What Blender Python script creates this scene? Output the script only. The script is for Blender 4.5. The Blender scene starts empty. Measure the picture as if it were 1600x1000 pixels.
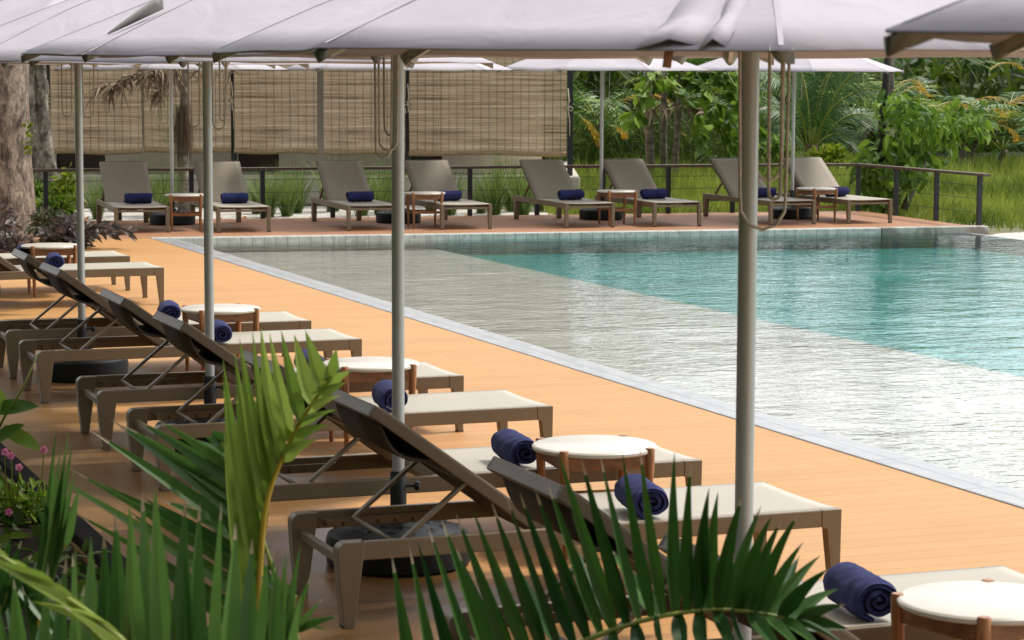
import bpy, math, random
from mathutils import Vector as V, Matrix, noise as mnoise
R = math.radians
random.seed(11)
rnd = random.random
def lerp(a, b, t): return a + (b - a) * t
def uni(a, b): return a + (b - a) * random.random()
scn = bpy.context.scene
col = scn.collection

# ------------------------------------------------------------------ camera, sky, sun, exposure
F, PITCH, ROLL, CH = 3771.7, R(5.935), R(.198), 2.0
fw = V((0, math.cos(PITCH), -math.sin(PITCH))); rt0 = V((1, 0, 0)); up0 = rt0.cross(fw)
rt = rt0 * math.cos(ROLL) + up0 * math.sin(ROLL); up = up0 * math.cos(ROLL) - rt0 * math.sin(ROLL)
cd = bpy.data.cameras.new('camera'); cam = bpy.data.objects.new('camera', cd); col.objects.link(cam)
m = Matrix((rt, up, -fw)).transposed().to_4x4(); m.translation = V((0, 0, CH)); cam.matrix_world = m
cd.sensor_width = 36; cd.lens = 36 * F / 1600; cd.clip_start = .1; cd.clip_end = 2000
cd.dof.use_dof = True; cd.dof.focus_distance = 15; cd.dof.aperture_fstop = 13
scn.camera = cam

SUN_EL, SUN_AZ = R(58), R(62)          # azimuth clockwise from +Y
w = bpy.data.worlds.new('World'); scn.world = w; w.use_nodes = True
nt = w.node_tree; N = nt.nodes; Lk = nt.links
bg = N['Background']
sky = N.new('ShaderNodeTexSky'); sky.sky_type = 'NISHITA'; sky.sun_disc = False
sky.sun_elevation = SUN_EL; sky.sun_rotation = SUN_AZ; sky.dust_density = 2.5
tc = N.new('ShaderNodeTexCoord'); nz = N.new('ShaderNodeTexNoise'); nz.inputs['Scale'].default_value = 2.2; nz.inputs['Detail'].default_value = 5
rp = N.new('ShaderNodeValToRGB'); rp.color_ramp.elements[0].position = .35; rp.color_ramp.elements[0].color = (.62, .62, .62, 1)
rp.color_ramp.elements[1].position = .6; rp.color_ramp.elements[1].color = (.95, .95, .95, 1)
mx = N.new('ShaderNodeMixRGB'); mx.inputs['Color2'].default_value = (11.8, 11.9, 12.2, 1)     # thin bright cloud over the blue
Lk.new(tc.outputs['Generated'], nz.inputs['Vector']); Lk.new(nz.outputs['Fac'], rp.inputs['Fac'])
Lk.new(rp.outputs['Color'], mx.inputs['Fac']); Lk.new(sky.outputs['Color'], mx.inputs['Color1']); 
dp = N.new('ShaderNodeVectorMath'); dp.operation = 'DOT_PRODUCT'; dp.inputs[1].default_value = (.40, .88, .25)     # the cloud is thinner, brighter beyond the pool
Lk.new(tc.outputs['Generated'], dp.inputs[0])
mr = N.new('ShaderNodeMapRange'); mr.interpolation_type = 'SMOOTHSTEP'; mr.inputs['From Min'].default_value = -.7; mr.inputs['From Max'].default_value = 1
mr.inputs['To Min'].default_value = .40; mr.inputs['To Max'].default_value = 1.75; Lk.new(dp.outputs['Value'], mr.inputs['Value'])
mm = N.new('ShaderNodeMixRGB'); mm.blend_type = 'MULTIPLY'; mm.inputs['Fac'].default_value = 1
Lk.new(mx.outputs['Color'], mm.inputs['Color1']); Lk.new(mr.outputs['Result'], mm.inputs['Color2']); Lk.new(mm.outputs['Color'], bg.inputs['Color'])
bg.inputs['Strength'].default_value = .112
sd = bpy.data.lights.new('sun', 'SUN'); sd.energy = 3.2; sd.angle = R(10); sd.color = (1, .95, .86)
sun = bpy.data.objects.new('sun', sd); col.objects.link(sun)
to_sun = V((math.sin(SUN_AZ) * math.cos(SUN_EL), math.cos(SUN_AZ) * math.cos(SUN_EL), math.sin(SUN_EL)))
sun.rotation_euler = to_sun.to_track_quat('Z', 'Y').to_euler(); sun.location = (20, 10, 30)
scn.view_settings.view_transform = 'Standard'; scn.view_settings.look = 'None'
scn.view_settings.exposure = 0.0; scn.view_settings.gamma = 1

# ------------------------------------------------------------------ frames
TH = R(110.72)
U = V((math.cos(TH), math.sin(TH), 0)); VV = V((U.y, -U.x, 0)); AV = math.atan2(VV.y, VV.x)
def W(u, v, z=0): return U * u + VV * v + V((0, 0, z))
PHI = R(14.57)
FD = V((math.cos(PHI), math.sin(PHI), 0)); FB = V((-FD.y, FD.x, 0))      # along / behind the far pool edge
FA = V((-4.274, 28.452, 0))                                             # far inner corner of the deck
def FP(s, t, z=0): return FA + FD * s + FB * t + V((0, 0, z))
def at(x, y, Y):                                                        # point seen at (x, y) at distance Y
    d = fw + rt * ((x - 800) / F) - up * ((y - 500) / F)
    return V((0, 0, CH)) + d * (Y / d.y)

# ------------------------------------------------------------------ materials
def newmat(name):
    mt = bpy.data.materials.new(name); mt.use_nodes = True
    return mt, mt.node_tree.nodes, mt.node_tree.links, mt.node_tree.nodes['Principled BSDF']
def rgba(c, k=1): return (c[0] * k, c[1] * k, c[2] * k, 1)
def mat(name, c, rough=.5, metal=0, var=.15, scale=6, bump=0, bscale=60, spec=.5, stretch=(1, 1, 1), c2=None, sheen=0, detail=4):
    mt, n, l, p = newmat(name)
    t = n.new('ShaderNodeTexCoord'); mp = n.new('ShaderNodeMapping'); mp.inputs['Scale'].default_value = stretch
    nz = n.new('ShaderNodeTexNoise'); nz.inputs['Scale'].default_value = scale; nz.inputs['Detail'].default_value = detail
    l.new(t.outputs['Object'], mp.inputs['Vector']); l.new(mp.outputs['Vector'], nz.inputs['Vector'])
    r = n.new('ShaderNodeValToRGB'); e = r.color_ramp.elements
    e[0].position = .3; e[1].position = .7
    e[0].color = rgba(c, 1 - var); e[1].color = rgba(c2, 1) if c2 else rgba(c, 1 + var)
    l.new(nz.outputs['Fac'], r.inputs['Fac']); l.new(r.outputs['Color'], p.inputs['Base Color'])
    p.inputs['Roughness'].default_value = rough; p.inputs['Metallic'].default_value = metal
    p.inputs['Specular IOR Level'].default_value = spec
    if sheen: p.inputs['Sheen Weight'].default_value = sheen
    if bump:
        b2 = n.new('ShaderNodeTexNoise'); b2.inputs['Scale'].default_value = bscale; b2.inputs['Detail'].default_value = 5
        l.new(mp.outputs['Vector'], b2.inputs['Vector'])
        bm = n.new('ShaderNodeBump'); bm.inputs['Strength'].default_value = bump; bm.inputs['Distance'].default_value = .01
        l.new(b2.outputs['Fac'], bm.inputs['Height']); l.new(bm.outputs['Normal'], p.inputs['Normal'])
    return mt
def leafmat(name, dark, light, rough=.45, trans=.38, spec=.3):
    mt, n, l, p = newmat(name)
    a = n.new('ShaderNodeAttribute'); a.attribute_name = 'tint'
    mx = n.new('ShaderNodeMixRGB'); mx.inputs['Color1'].default_value = rgba(dark); mx.inputs['Color2'].default_value = rgba(light)
    l.new(a.outputs['Fac'], mx.inputs['Fac']); l.new(mx.outputs['Color'], p.inputs['Base Color'])
    p.inputs['Roughness'].default_value = rough; p.inputs['Specular IOR Level'].default_value = spec
    tr = n.new('ShaderNodeBsdfTranslucent'); l.new(mx.outputs['Color'], tr.inputs['Color'])
    ms = n.new('ShaderNodeMixShader'); ms.inputs['Fac'].default_value = trans
    l.new(p.outputs['BSDF'], ms.inputs[1]); l.new(tr.outputs['BSDF'], ms.inputs[2])
    l.new(ms.outputs['Shader'], n['Material Output'].inputs['Surface'])
    return mt
def mth(n, l, op, a, b=None):
    x = n.new('ShaderNodeMath'); x.operation = op
    for i, v in enumerate((a, b)):
        if v is None: continue
        if isinstance(v, (int, float)): x.inputs[i].default_value = v
        else: l.new(v, x.inputs[i])
    return x.outputs[0]

def deckmat(name, c, wet_shade_x):
    mt, n, l, p = newmat(name)
    t = n.new('ShaderNodeTexCoord'); s = n.new('ShaderNodeSeparateXYZ'); l.new(t.outputs['Object'], s.inputs[0])
    yb = mth(n, l, 'DIVIDE', s.outputs['Y'], .145); idx = mth(n, l, 'FLOOR', yb); fr = mth(n, l, 'FRACT', yb)
    wn = n.new('ShaderNodeTexWhiteNoise'); wn.noise_dimensions = '1D'; l.new(idx, wn.inputs['W'])
    xs = mth(n, l, 'ADD', mth(n, l, 'DIVIDE', s.outputs['X'], 2.4), mth(n, l, 'MULTIPLY', wn.outputs['Value'], 7))
    xf = mth(n, l, 'FRACT', xs); cell = mth(n, l, 'ADD', mth(n, l, 'FLOOR', xs), mth(n, l, 'MULTIPLY', idx, 17.3))
    wn2 = n.new('ShaderNodeTexWhiteNoise'); wn2.noise_dimensions = '1D'; l.new(cell, wn2.inputs['W'])
    gap = mth(n, l, 'LESS_THAN', fr, .035); gap2 = mth(n, l, 'LESS_THAN', xf, .0016); g = mth(n, l, 'MAXIMUM', gap, gap2)
    mp = n.new('ShaderNodeMapping'); mp.inputs['Scale'].default_value = (2.0, 22, 1); l.new(t.outputs['Object'], mp.inputs['Vector'])
    nz = n.new('ShaderNodeTexNoise'); nz.inputs['Scale'].default_value = 1.6; nz.inputs['Detail'].default_value = 6; l.new(mp.outputs['Vector'], nz.inputs['Vector'])
    big = n.new('ShaderNodeTexNoise'); big.inputs['Scale'].default_value = .8; big.inputs['Detail'].default_value = 4; l.new(t.outputs['Object'], big.inputs['Vector'])
    v = mth(n, l, 'ADD', mth(n, l, 'MULTIPLY', wn2.outputs['Value'], .10), mth(n, l, 'ADD', mth(n, l, 'MULTIPLY', nz.outputs['Fac'], .16), mth(n, l, 'MULTIPLY', big.outputs['Fac'], .22)))
    v = mth(n, l, 'ADD', v, .72)
    # rain-soaked, foot-worn patches, spread and darkened under the parasols to paint shade there
    vx = n.new('ShaderNodeTexNoise'); vx.inputs['Scale'].default_value = 1.15; vx.inputs['Detail'].default_value = 5; vx.inputs['Distortion'].default_value = .6
    mp2 = n.new('ShaderNodeMapping'); mp2.inputs['Scale'].default_value = (.7, 1.6, 1); l.new(t.outputs['Object'], mp2.inputs['Vector']); l.new(mp2.outputs['Vector'], vx.inputs['Vector'])
    lim = mth(n, l, 'MULTIPLY', mth(n, l, 'SUBTRACT', wet_shade_x, s.outputs['X']), .22)
    wm = n.new('ShaderNodeMapRange'); wm.inputs['From Min'].default_value = .46; wm.inputs['From Max'].default_value = .58
    l.new(mth(n, l, 'ADD', vx.outputs['Fac'], mth(n, l, 'MINIMUM', lim, .16)), wm.inputs['Value']); wet_shade = wm.outputs['Result']
    v = mth(n, l, 'MULTIPLY', v, mth(n, l, 'SUBTRACT', 1, mth(n, l, 'MULTIPLY', wet_shade, .58)))
    v = mth(n, l, 'MULTIPLY', v, mth(n, l, 'SUBTRACT', 1, mth(n, l, 'MULTIPLY', g, .40)))
    cm = n.new('ShaderNodeMixRGB'); cm.blend_type = 'MULTIPLY'; cm.inputs['Fac'].default_value = 1; cm.inputs['Color1'].default_value = rgba(c)
    cb = n.new('ShaderNodeCombineXYZ')
    for i in range(3): l.new(v, cb.inputs[i])
    l.new(cb.outputs[0], cm.inputs['Color2']); l.new(cm.outputs['Color'], p.inputs['Base Color'])
    rr = mth(n, l, 'ADD', .28, mth(n, l, 'MULTIPLY', mth(n, l, 'SUBTRACT', 1, wet_shade), .34)); l.new(rr, p.inputs['Roughness'])
    p.inputs['Specular IOR Level'].default_value = .38
    reed = mth(n, l, 'SINE', mth(n, l, 'MULTIPLY', s.outputs['Y'], 2 * math.pi / .0145))
    h = mth(n, l, 'SUBTRACT', mth(n, l, 'MULTIPLY', reed, .12), g)
    bm = n.new('ShaderNodeBump'); bm.inputs['Strength'].default_value = .5; bm.inputs['Distance'].default_value = .006
    l.new(h, bm.inputs['Height']); l.new(bm.outputs['Normal'], p.inputs['Normal'])
    return mt
def stonemat(name, c, vein, scale=2.5, rough=.35, tile=None):
    mt, n, l, p = newmat(name)
    t = n.new('ShaderNodeTexCoord')
    mp = n.new('ShaderNodeMapping'); mp.inputs['Scale'].default_value = (1, 2.2, 1); l.new(t.outputs['Object'], mp.inputs['Vector'])
    nz = n.new('ShaderNodeTexNoise'); nz.inputs['Scale'].default_value = scale; nz.inputs['Detail'].default_value = 8; nz.inputs['Distortion'].default_value = 1.6
    l.new(mp.outputs['Vector'], nz.inputs['Vector'])
    r = n.new('ShaderNodeValToRGB'); e = r.color_ramp.elements; e[0].position = .36; e[1].position = .62
    e[0].color = rgba(vein); e[1].color = rgba(c); l.new(nz.outputs['Fac'], r.inputs['Fac'])
    out = r.outputs['Color']
    if tile:
        s = n.new('ShaderNodeSeparateXYZ'); l.new(t.outputs['Object'], s.inputs[0])
        gx = mth(n, l, 'LESS_THAN', mth(n, l, 'FRACT', mth(n, l, 'DIVIDE', s.outputs['X'], tile[0])), tile[2] / tile[0])
        gy = mth(n, l, 'LESS_THAN', mth(n, l, 'FRACT', mth(n, l, 'DIVIDE', s.outputs['Y'], tile[1])), tile[2] / tile[1])
        g = mth(n, l, 'MAXIMUM', gx, gy)
        m2 = n.new('ShaderNodeMixRGB'); m2.blend_type = 'MULTIPLY'; m2.inputs['Color2'].default_value = (.55, .55, .55, 1)
        l.new(g, m2.inputs['Fac']); l.new(out, m2.inputs['Color1']); out = m2.outputs['Color']
    l.new(out, p.inputs['Base Color']); p.inputs['Roughness'].default_value = rough
    return mt
def watermat():
    mt, n, l, p = newmat('pool_water'); n.remove(p)
    t = n.new('ShaderNodeTexCoord')
    def nzn(sc, det, st, rz=0):
        mp = n.new('ShaderNodeMapping'); mp.inputs['Scale'].default_value = st; mp.inputs['Rotation'].default_value = (0, 0, rz)
        l.new(t.outputs['Object'], mp.inputs['Vector'])
        x = n.new('ShaderNodeTexNoise'); x.inputs['Scale'].default_value = sc; x.inputs['Detail'].default_value = det; x.inputs['Roughness'].default_value = .45
        x.inputs['Distortion'].default_value = .5
        l.new(mp.outputs['Vector'], x.inputs['Vector']); return x.outputs['Fac']
    h = mth(n, l, 'ADD', mth(n, l, 'MULTIPLY', nzn(1.5, 2, (1, 1.5, 1), .4), .55), mth(n, l, 'MULTIPLY', nzn(6.5, 2, (1, 1.6, 1), -.2), .34))
    h = mth(n, l, 'ADD', h, mth(n, l, 'MULTIPLY', nzn(19, 1, (1, 1.4, 1), .8), .10))
    calm = n.new('ShaderNodeMapRange'); calm.inputs['From Min'].default_value = .35; calm.inputs['From Max'].default_value = .65; calm.inputs['To Min'].default_value = .65; calm.inputs['To Max'].default_value = 1.25; l.new(nzn(.28, 3, (1, 1.8, 1), .5), calm.inputs['Value'])
    h = mth(n, l, 'MULTIPLY', h, calm.outputs['Result'])
    bm = n.new('ShaderNodeBump'); bm.inputs['Strength'].default_value = 1; bm.inputs['Distance'].default_value = .024; l.new(h, bm.inputs['Height'])
    fr = n.new('ShaderNodeFresnel'); fr.inputs['IOR'].default_value = 1.26; l.new(bm.outputs['Normal'], fr.inputs['Normal'])
    gl = n.new('ShaderNodeBsdfGlossy'); gl.inputs['Roughness'].default_value = .03; l.new(bm.outputs['Normal'], gl.inputs['Normal'])
    tr = n.new('ShaderNodeBsdfTransparent'); tr.inputs['Color'].default_value = (.93, .965, .96, 1)
    ms = n.new('ShaderNodeMixShader'); l.new(fr.outputs[0], ms.inputs['Fac']); l.new(tr.outputs[0], ms.inputs[1]); l.new(gl.outputs[0], ms.inputs[2])
    l.new(ms.outputs[0], n['Material Output'].inputs['Surface'])
    return mt
def blindmat():
    mt, n, l, p = newmat('bamboo_blind')
    t = n.new('ShaderNodeTexCoord'); s = n.new('ShaderNodeSeparateXYZ'); l.new(t.outputs['Object'], s.inputs[0])
    idx = mth(n, l, 'FLOOR', mth(n, l, 'DIVIDE', s.outputs['Z'], .009))
    wn = n.new('ShaderNodeTexWhiteNoise'); wn.noise_dimensions = '1D'; l.new(idx, wn.inputs['W'])
    mp = n.new('ShaderNodeMapping'); mp.inputs['Scale'].default_value = (.9, 1, 55); l.new(t.outputs['Object'], mp.inputs['Vector'])
    nz = n.new('ShaderNodeTexNoise'); nz.inputs['Scale'].default_value = 1.5; nz.inputs['Detail'].default_value = 6; l.new(mp.outputs['Vector'], nz.inputs['Vector'])
    bg_ = n.new('ShaderNodeTexNoise'); bg_.inputs['Scale'].default_value = 1.7; bg_.inputs['Detail'].default_value = 3; l.new(t.outputs['Object'], bg_.inputs['Vector'])
    f = mth(n, l, 'ADD', mth(n, l, 'MULTIPLY', wn.outputs['Value'], .30), mth(n, l, 'ADD', mth(n, l, 'MULTIPLY', nz.outputs['Fac'], .75), mth(n, l, 'MULTIPLY', bg_.outputs['Fac'], .30)))
    r = n.new('ShaderNodeValToRGB'); e = r.color_ramp.elements
    e[0].position = .35; e[0].color = (.22, .145, .09, 1); e[1].position = .98; e[1].color = (.92, .77, .57, 1)
    k = e.new(.66); k.color = (.68, .50, .33, 1)
    mp3 = n.new('ShaderNodeMapping'); mp3.inputs['Scale'].default_value = (.28, 1, 9); l.new(t.outputs['Object'], mp3.inputs['Vector'])
    n3 = n.new('ShaderNodeTexNoise'); n3.inputs['Scale'].default_value = 2.2; n3.inputs['Detail'].default_value = 5; n3.inputs['Roughness'].default_value = .7; l.new(mp3.outputs['Vector'], n3.inputs['Vector'])
    f = mth(n, l, 'ADD', f, mth(n, l, 'MULTIPLY', mth(n, l, 'SUBTRACT', n3.outputs['Fac'], .5), 1.5))
    l.new(f, r.inputs['Fac'])
    st = mth(n, l, 'LESS_THAN', mth(n, l, 'FRACT', mth(n, l, 'DIVIDE', s.outputs['X'], .125)), .09)
    m2 = n.new('ShaderNodeMixRGB'); m2.inputs['Color2'].default_value = (.1, .075, .05, 1); l.new(mth(n, l, 'MULTIPLY', st, .75), m2.inputs['Fac']); l.new(r.outputs['Color'], m2.inputs['Color1'])
    l.new(m2.outputs['Color'], p.inputs['Base Color']); p.inputs['Roughness'].default_value = .6
    # thin gaps between the canes
    tr = n.new('ShaderNodeBsdfTransparent'); ms = n.new('ShaderNodeMixShader')
    gf = mth(n, l, 'MULTIPLY', mth(n, l, 'GREATER_THAN', mth(n, l, 'FRACT', mth(n, l, 'DIVIDE', s.outputs['Z'], .009)), .74), .55)
    l.new(gf, ms.inputs['Fac']); l.new(p.outputs[0], ms.inputs[1]); l.new(tr.outputs[0], ms.inputs[2])
    l.new(ms.outputs[0], n['Material Output'].inputs['Surface'])
    return mt
def barkmat(name, c1, c2, scale=7, sz=.35, bump=.8):
    mt, n, l, p = newmat(name)
    t = n.new('ShaderNodeTexCoord'); mp = n.new('ShaderNodeMapping'); mp.inputs['Scale'].default_value = (1, 1, sz); l.new(t.outputs['Object'], mp.inputs['Vector'])
    nz = n.new('ShaderNodeTexNoise'); nz.inputs['Scale'].default_value = scale; nz.inputs['Detail'].default_value = 8; nz.inputs['Roughness'].default_value = .65; l.new(mp.outputs['Vector'], nz.inputs['Vector'])
    vo = n.new('ShaderNodeTexVoronoi'); vo.feature = 'DISTANCE_TO_EDGE'; vo.inputs['Scale'].default_value = scale * 1.1; dn = n.new('ShaderNodeMixRGB'); dn.blend_type = 'ADD'; dn.inputs['Fac'].default_value = .55; l.new(mp.outputs['Vector'], dn.inputs['Color1']); l.new(nz.outputs['Color'], dn.inputs['Color2']); l.new(dn.outputs['Color'], vo.inputs['Vector'])
    r = n.new('ShaderNodeValToRGB'); e = r.color_ramp.elements; e[0].position = .38; e[1].position = .62; e[0].color = rgba(c1); e[1].color = rgba(c2)
    l.new(nz.outputs['Fac'], r.inputs['Fac'])
    cr = n.new('ShaderNodeValToRGB'); cr.color_ramp.elements[0].color = (.5, .46, .42, 1); cr.color_ramp.elements[1].position = .045
    l.new(vo.outputs['Distance'], cr.inputs['Fac'])
    m2 = n.new('ShaderNodeMixRGB'); m2.blend_type = 'MULTIPLY'; m2.inputs['Fac'].default_value = .8; l.new(r.outputs['Color'], m2.inputs['Color1']); l.new(cr.outputs['Color'], m2.inputs['Color2'])
    l.new(m2.outputs['Color'], p.inputs['Base Color']); p.inputs['Roughness'].default_value = .85
    bm = n.new('ShaderNodeBump'); bm.inputs['Strength'].default_value = bump; bm.inputs['Distance'].default_value = .03
    l.new(mth(n, l, 'ADD', nz.outputs['Fac'], cr.outputs['Color']), bm.inputs['Height']); l.new(bm.outputs['Normal'], p.inputs['Normal'])
    return mt
def fabricmat(name, c, weave=900, bump=.15, rough=.8, var=.06, wr=0):
    mt = mat(name, c, rough, 0, var, 3)
    n, l = mt.node_tree.nodes, mt.node_tree.links; p = n['Principled BSDF']
    t = n.new('ShaderNodeTexCoord')
    wv = n.new('ShaderNodeTexNoise'); wv.inputs['Scale'].default_value = weave; wv.inputs['Detail'].default_value = 2; l.new(t.outputs['Object'], wv.inputs['Vector'])
    h = wv.outputs['Fac']
    if wr:
        w2 = n.new('ShaderNodeTexNoise'); w2.inputs['Scale'].default_value = 3.5; w2.inputs['Detail'].default_value = 3; w2.inputs['Distortion'].default_value = 1; l.new(t.outputs['Object'], w2.inputs['Vector'])
        h = mth(n, l, 'ADD', mth(n, l, 'MULTIPLY', h, .06), mth(n, l, 'MULTIPLY', w2.outputs['Fac'], wr))
    bm = n.new('ShaderNodeBump'); bm.inputs['Strength'].default_value = bump; bm.inputs['Distance'].default_value = .02 if wr else .004
    l.new(h, bm.inputs['Height']); l.new(bm.outputs['Normal'], p.inputs['Normal'])
    return mt
M = dict(
    deck=deckmat('orange_decking', (.48, .245, .080), 3.1),
    fardeck=deckmat('brown_decking', (.40, .195, .10), -99),
    coping=stonemat('grey_coping_stone', (.33, .335, .335), (.25, .255, .26), 3, .4, (.9, .20633, .012)),
    marble=stonemat('veined_marble', (.56, .53, .48), (.26, .23, .19), 2.2, .35),
    shallow=stonemat('sage_pool_tile', (.54, .515, .46), (.40, .385, .345), 1.5, .5, (.6, .6, .012)),
    deep=stonemat('turquoise_pool_tile', (.008, .30, .275), (.007, .215, .21), 1.2, .5, (.6, .6, .012)),
    water=watermat(),
    ground=mat('garden_soil', (.12, .115, .05), .95, 0, .4, 2.2, .6, 18, c2=(.2, .19, .08)),
    soil=mat('dark_soil', (.022, .017, .011), .95, 0, .4, 9, .9, 40, spec=.05),
    gravel=mat('white_gravel', (.42, .38, .32), .9, 0, .3, 9, 1.0, 45, c2=(.74, .71, .65)),
    timber=mat('dark_timber', (.010, .008, .007), .95, 0, .3, 5, .4, 40, spec=.1, stretch=(1, 12, 12)),
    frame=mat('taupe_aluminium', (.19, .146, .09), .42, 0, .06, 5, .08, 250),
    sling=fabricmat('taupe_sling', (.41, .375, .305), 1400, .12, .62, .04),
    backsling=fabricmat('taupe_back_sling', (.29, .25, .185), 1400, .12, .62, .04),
    backframe=mat('shaded_taupe_aluminium', (.135, .105, .068), .42, 0, .06, 5, .08, 250),  # darker copy of the frame metal, shade of the backs put into its colour
    back_shade=fabricmat('painted_back_shade', (.06, .046, .032), 1200, .12, .7, .1),  # near-black brown standing in for shade on the lounger backs
    rubber=mat('black_rubber', (.012, .011, .01), .6),
    wood=mat('teak', (.34, .145, .05), .42, 0, .35, 6, .15, 60, stretch=(9, 9, 1)),
    woodh=mat('teak_rail', (.26, .11, .038), .45, 0, .35, 6, .15, 60, stretch=(3, 3, 9)),
    top=mat('cream_terrazzo', (.60, .56, .485), .32, 0, .05, 9, .03, 90),
    towel=fabricmat('navy_towel', (.016, .021, .098), 260, 1.0, 1.0, .3),
    canopy=fabricmat('lilac_canopy', (.445, .415, .45), 700, .55, .9, .05, wr=1.0),
    pocket=fabricmat('grey_canopy_webbing', (.34, .34, .30), 700, .2, .8, .06),
    alu=mat('brushed_aluminium', (.54, .57, .55), .36, .35, .06, 3, .05, 200, stretch=(1, 1, .05)),
    white_alu=mat('pale_aluminium', (.58, .58, .55), .4, .3, .05, 3),
    black=mat('black_steel', (.012, .013, .015), .45, 0, .2, 5),
    base=mat('black_moulded_plastic', (.010, .0125, .013), .5, 0, .25, 6, .1, 40, spec=.3),
    rope=mat('grey_rope', (.60, .57, .49), .9, 0, .2, 40, .6, 160),
    cord=mat('cream_cord', (.55, .48, .36), .9, 0, .1, 40),
    postm=mat('charcoal_post', (.022, .027, .034), .5, 0, .2, 5),
    rail=mat('weathered_handrail', (.115, .08, .055), .6, 0, .25, 4, .3, 50, stretch=(1, 12, 12)),
    wire=mat('steel_cable', (.05, .05, .045), .4, .5),
    wall=mat('beige_render', (.8, .75, .65), .85, 0, .06, 2, .15, 60),
    slab=mat('pale_concrete', (.5, .46, .39), .85, 0, .14, 3, .25, 40),
    door=mat('dark_door', (.05, .03, .02), .4, 0, .2, 4),
    roof=mat('grey_roof', (.2, .19, .17), .8, 0, .15, 3),
    blind=blindmat(),
    blindroll=mat('bamboo_roll', (.34, .235, .12), .65, 0, .35, 3, .5, 60, stretch=(1, 40, 40), c2=(.52, .38, .22)),
    bark=barkmat('flaky_bark', (.085, .062, .045), (.42, .34, .26), 9, .45),
    lichen=barkmat('lichened_bark', (.06, .05, .04), (.40, .37, .30), 9, .6),
    palmbark=barkmat('ringed_palm_bark', (.10, .085, .065), (.27, .235, .185), 6, 2.5, .5),
    darkbark=barkmat('dark_bark', (.02, .017, .014), (.06, .05, .04), 9, .5),
    fibre=mat('palm_fibre', (.13, .09, .055), .95, 0, .45, 8, .9, 40, stretch=(5, 5, .5)),
    leaf=leafmat('green_leaf', (.045, .115, .008), (.25, .36, .035)),
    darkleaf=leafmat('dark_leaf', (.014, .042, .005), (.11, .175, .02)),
    midleaf=leafmat('mid_leaf', (.04, .11, .008), (.23, .37, .04), trans=.4),
    limeleaf=leafmat('lime_leaf', (.10, .17, .012), (.30, .36, .03), trans=.4),
    palmleaf=leafmat('palm_leaflet', (.032, .095, .018), (.12, .23, .05), .36, .28, .45),
    brightpalm=leafmat('bright_palm_leaflet', (.13, .215, .03), (.31, .40, .08), .42, .45, .3),
    deeppalm=leafmat('deep_palm_leaflet', (.012, .050, .008), (.05, .13, .02), .42, .2, .3),
    yellowrib=mat('yellow_midrib', (.46, .32, .035), .4, 0, .15, 5),
    limerib=mat('lime_midrib', (.22, .27, .04), .4, 0, .15, 5),
    drytip=leafmat('dry_tip', (.30, .22, .13), (.50, .43, .31), .8, .2),
    deadleaf=leafmat('dead_frond_leaf', (.10, .07, .042), (.40, .31, .215), .85, .15),
    orangeleaf=leafmat('orange_leaf', (.34, .17, .015), (.58, .38, .05), .5, .35),
    litter=leafmat('fallen_leaf', (.30, .10, .03), (.60, .30, .10), .7, .2),
    purple=leafmat('purple_leaf', (.05, .04, .038), (.20, .165, .145), .4, .2),
    purplegreen=leafmat('purple_green_leaf', (.035, .05, .02), (.16, .17, .09), .4, .2),
    pink=leafmat('pink_petal', (.60, .12, .28), (.85, .35, .52), .6, .3),
    grass=leafmat('lawn_blade', (.06, .12, .012), (.36, .42, .07), .5, .4),
    drygrass=leafmat('clump_blade', (.06, .12, .02), (.24, .33, .08), .5, .35),
    mesh=mat('green_netting', (.014, .045, .03), .8, 0, .25, 4),
)

M['towel'].node_tree.nodes['Principled BSDF'].inputs['Sheen Weight'].default_value = .10
M['towel'].node_tree.nodes['Principled BSDF'].inputs['Sheen Tint'].default_value = (.25, .28, .7, 1)
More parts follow.
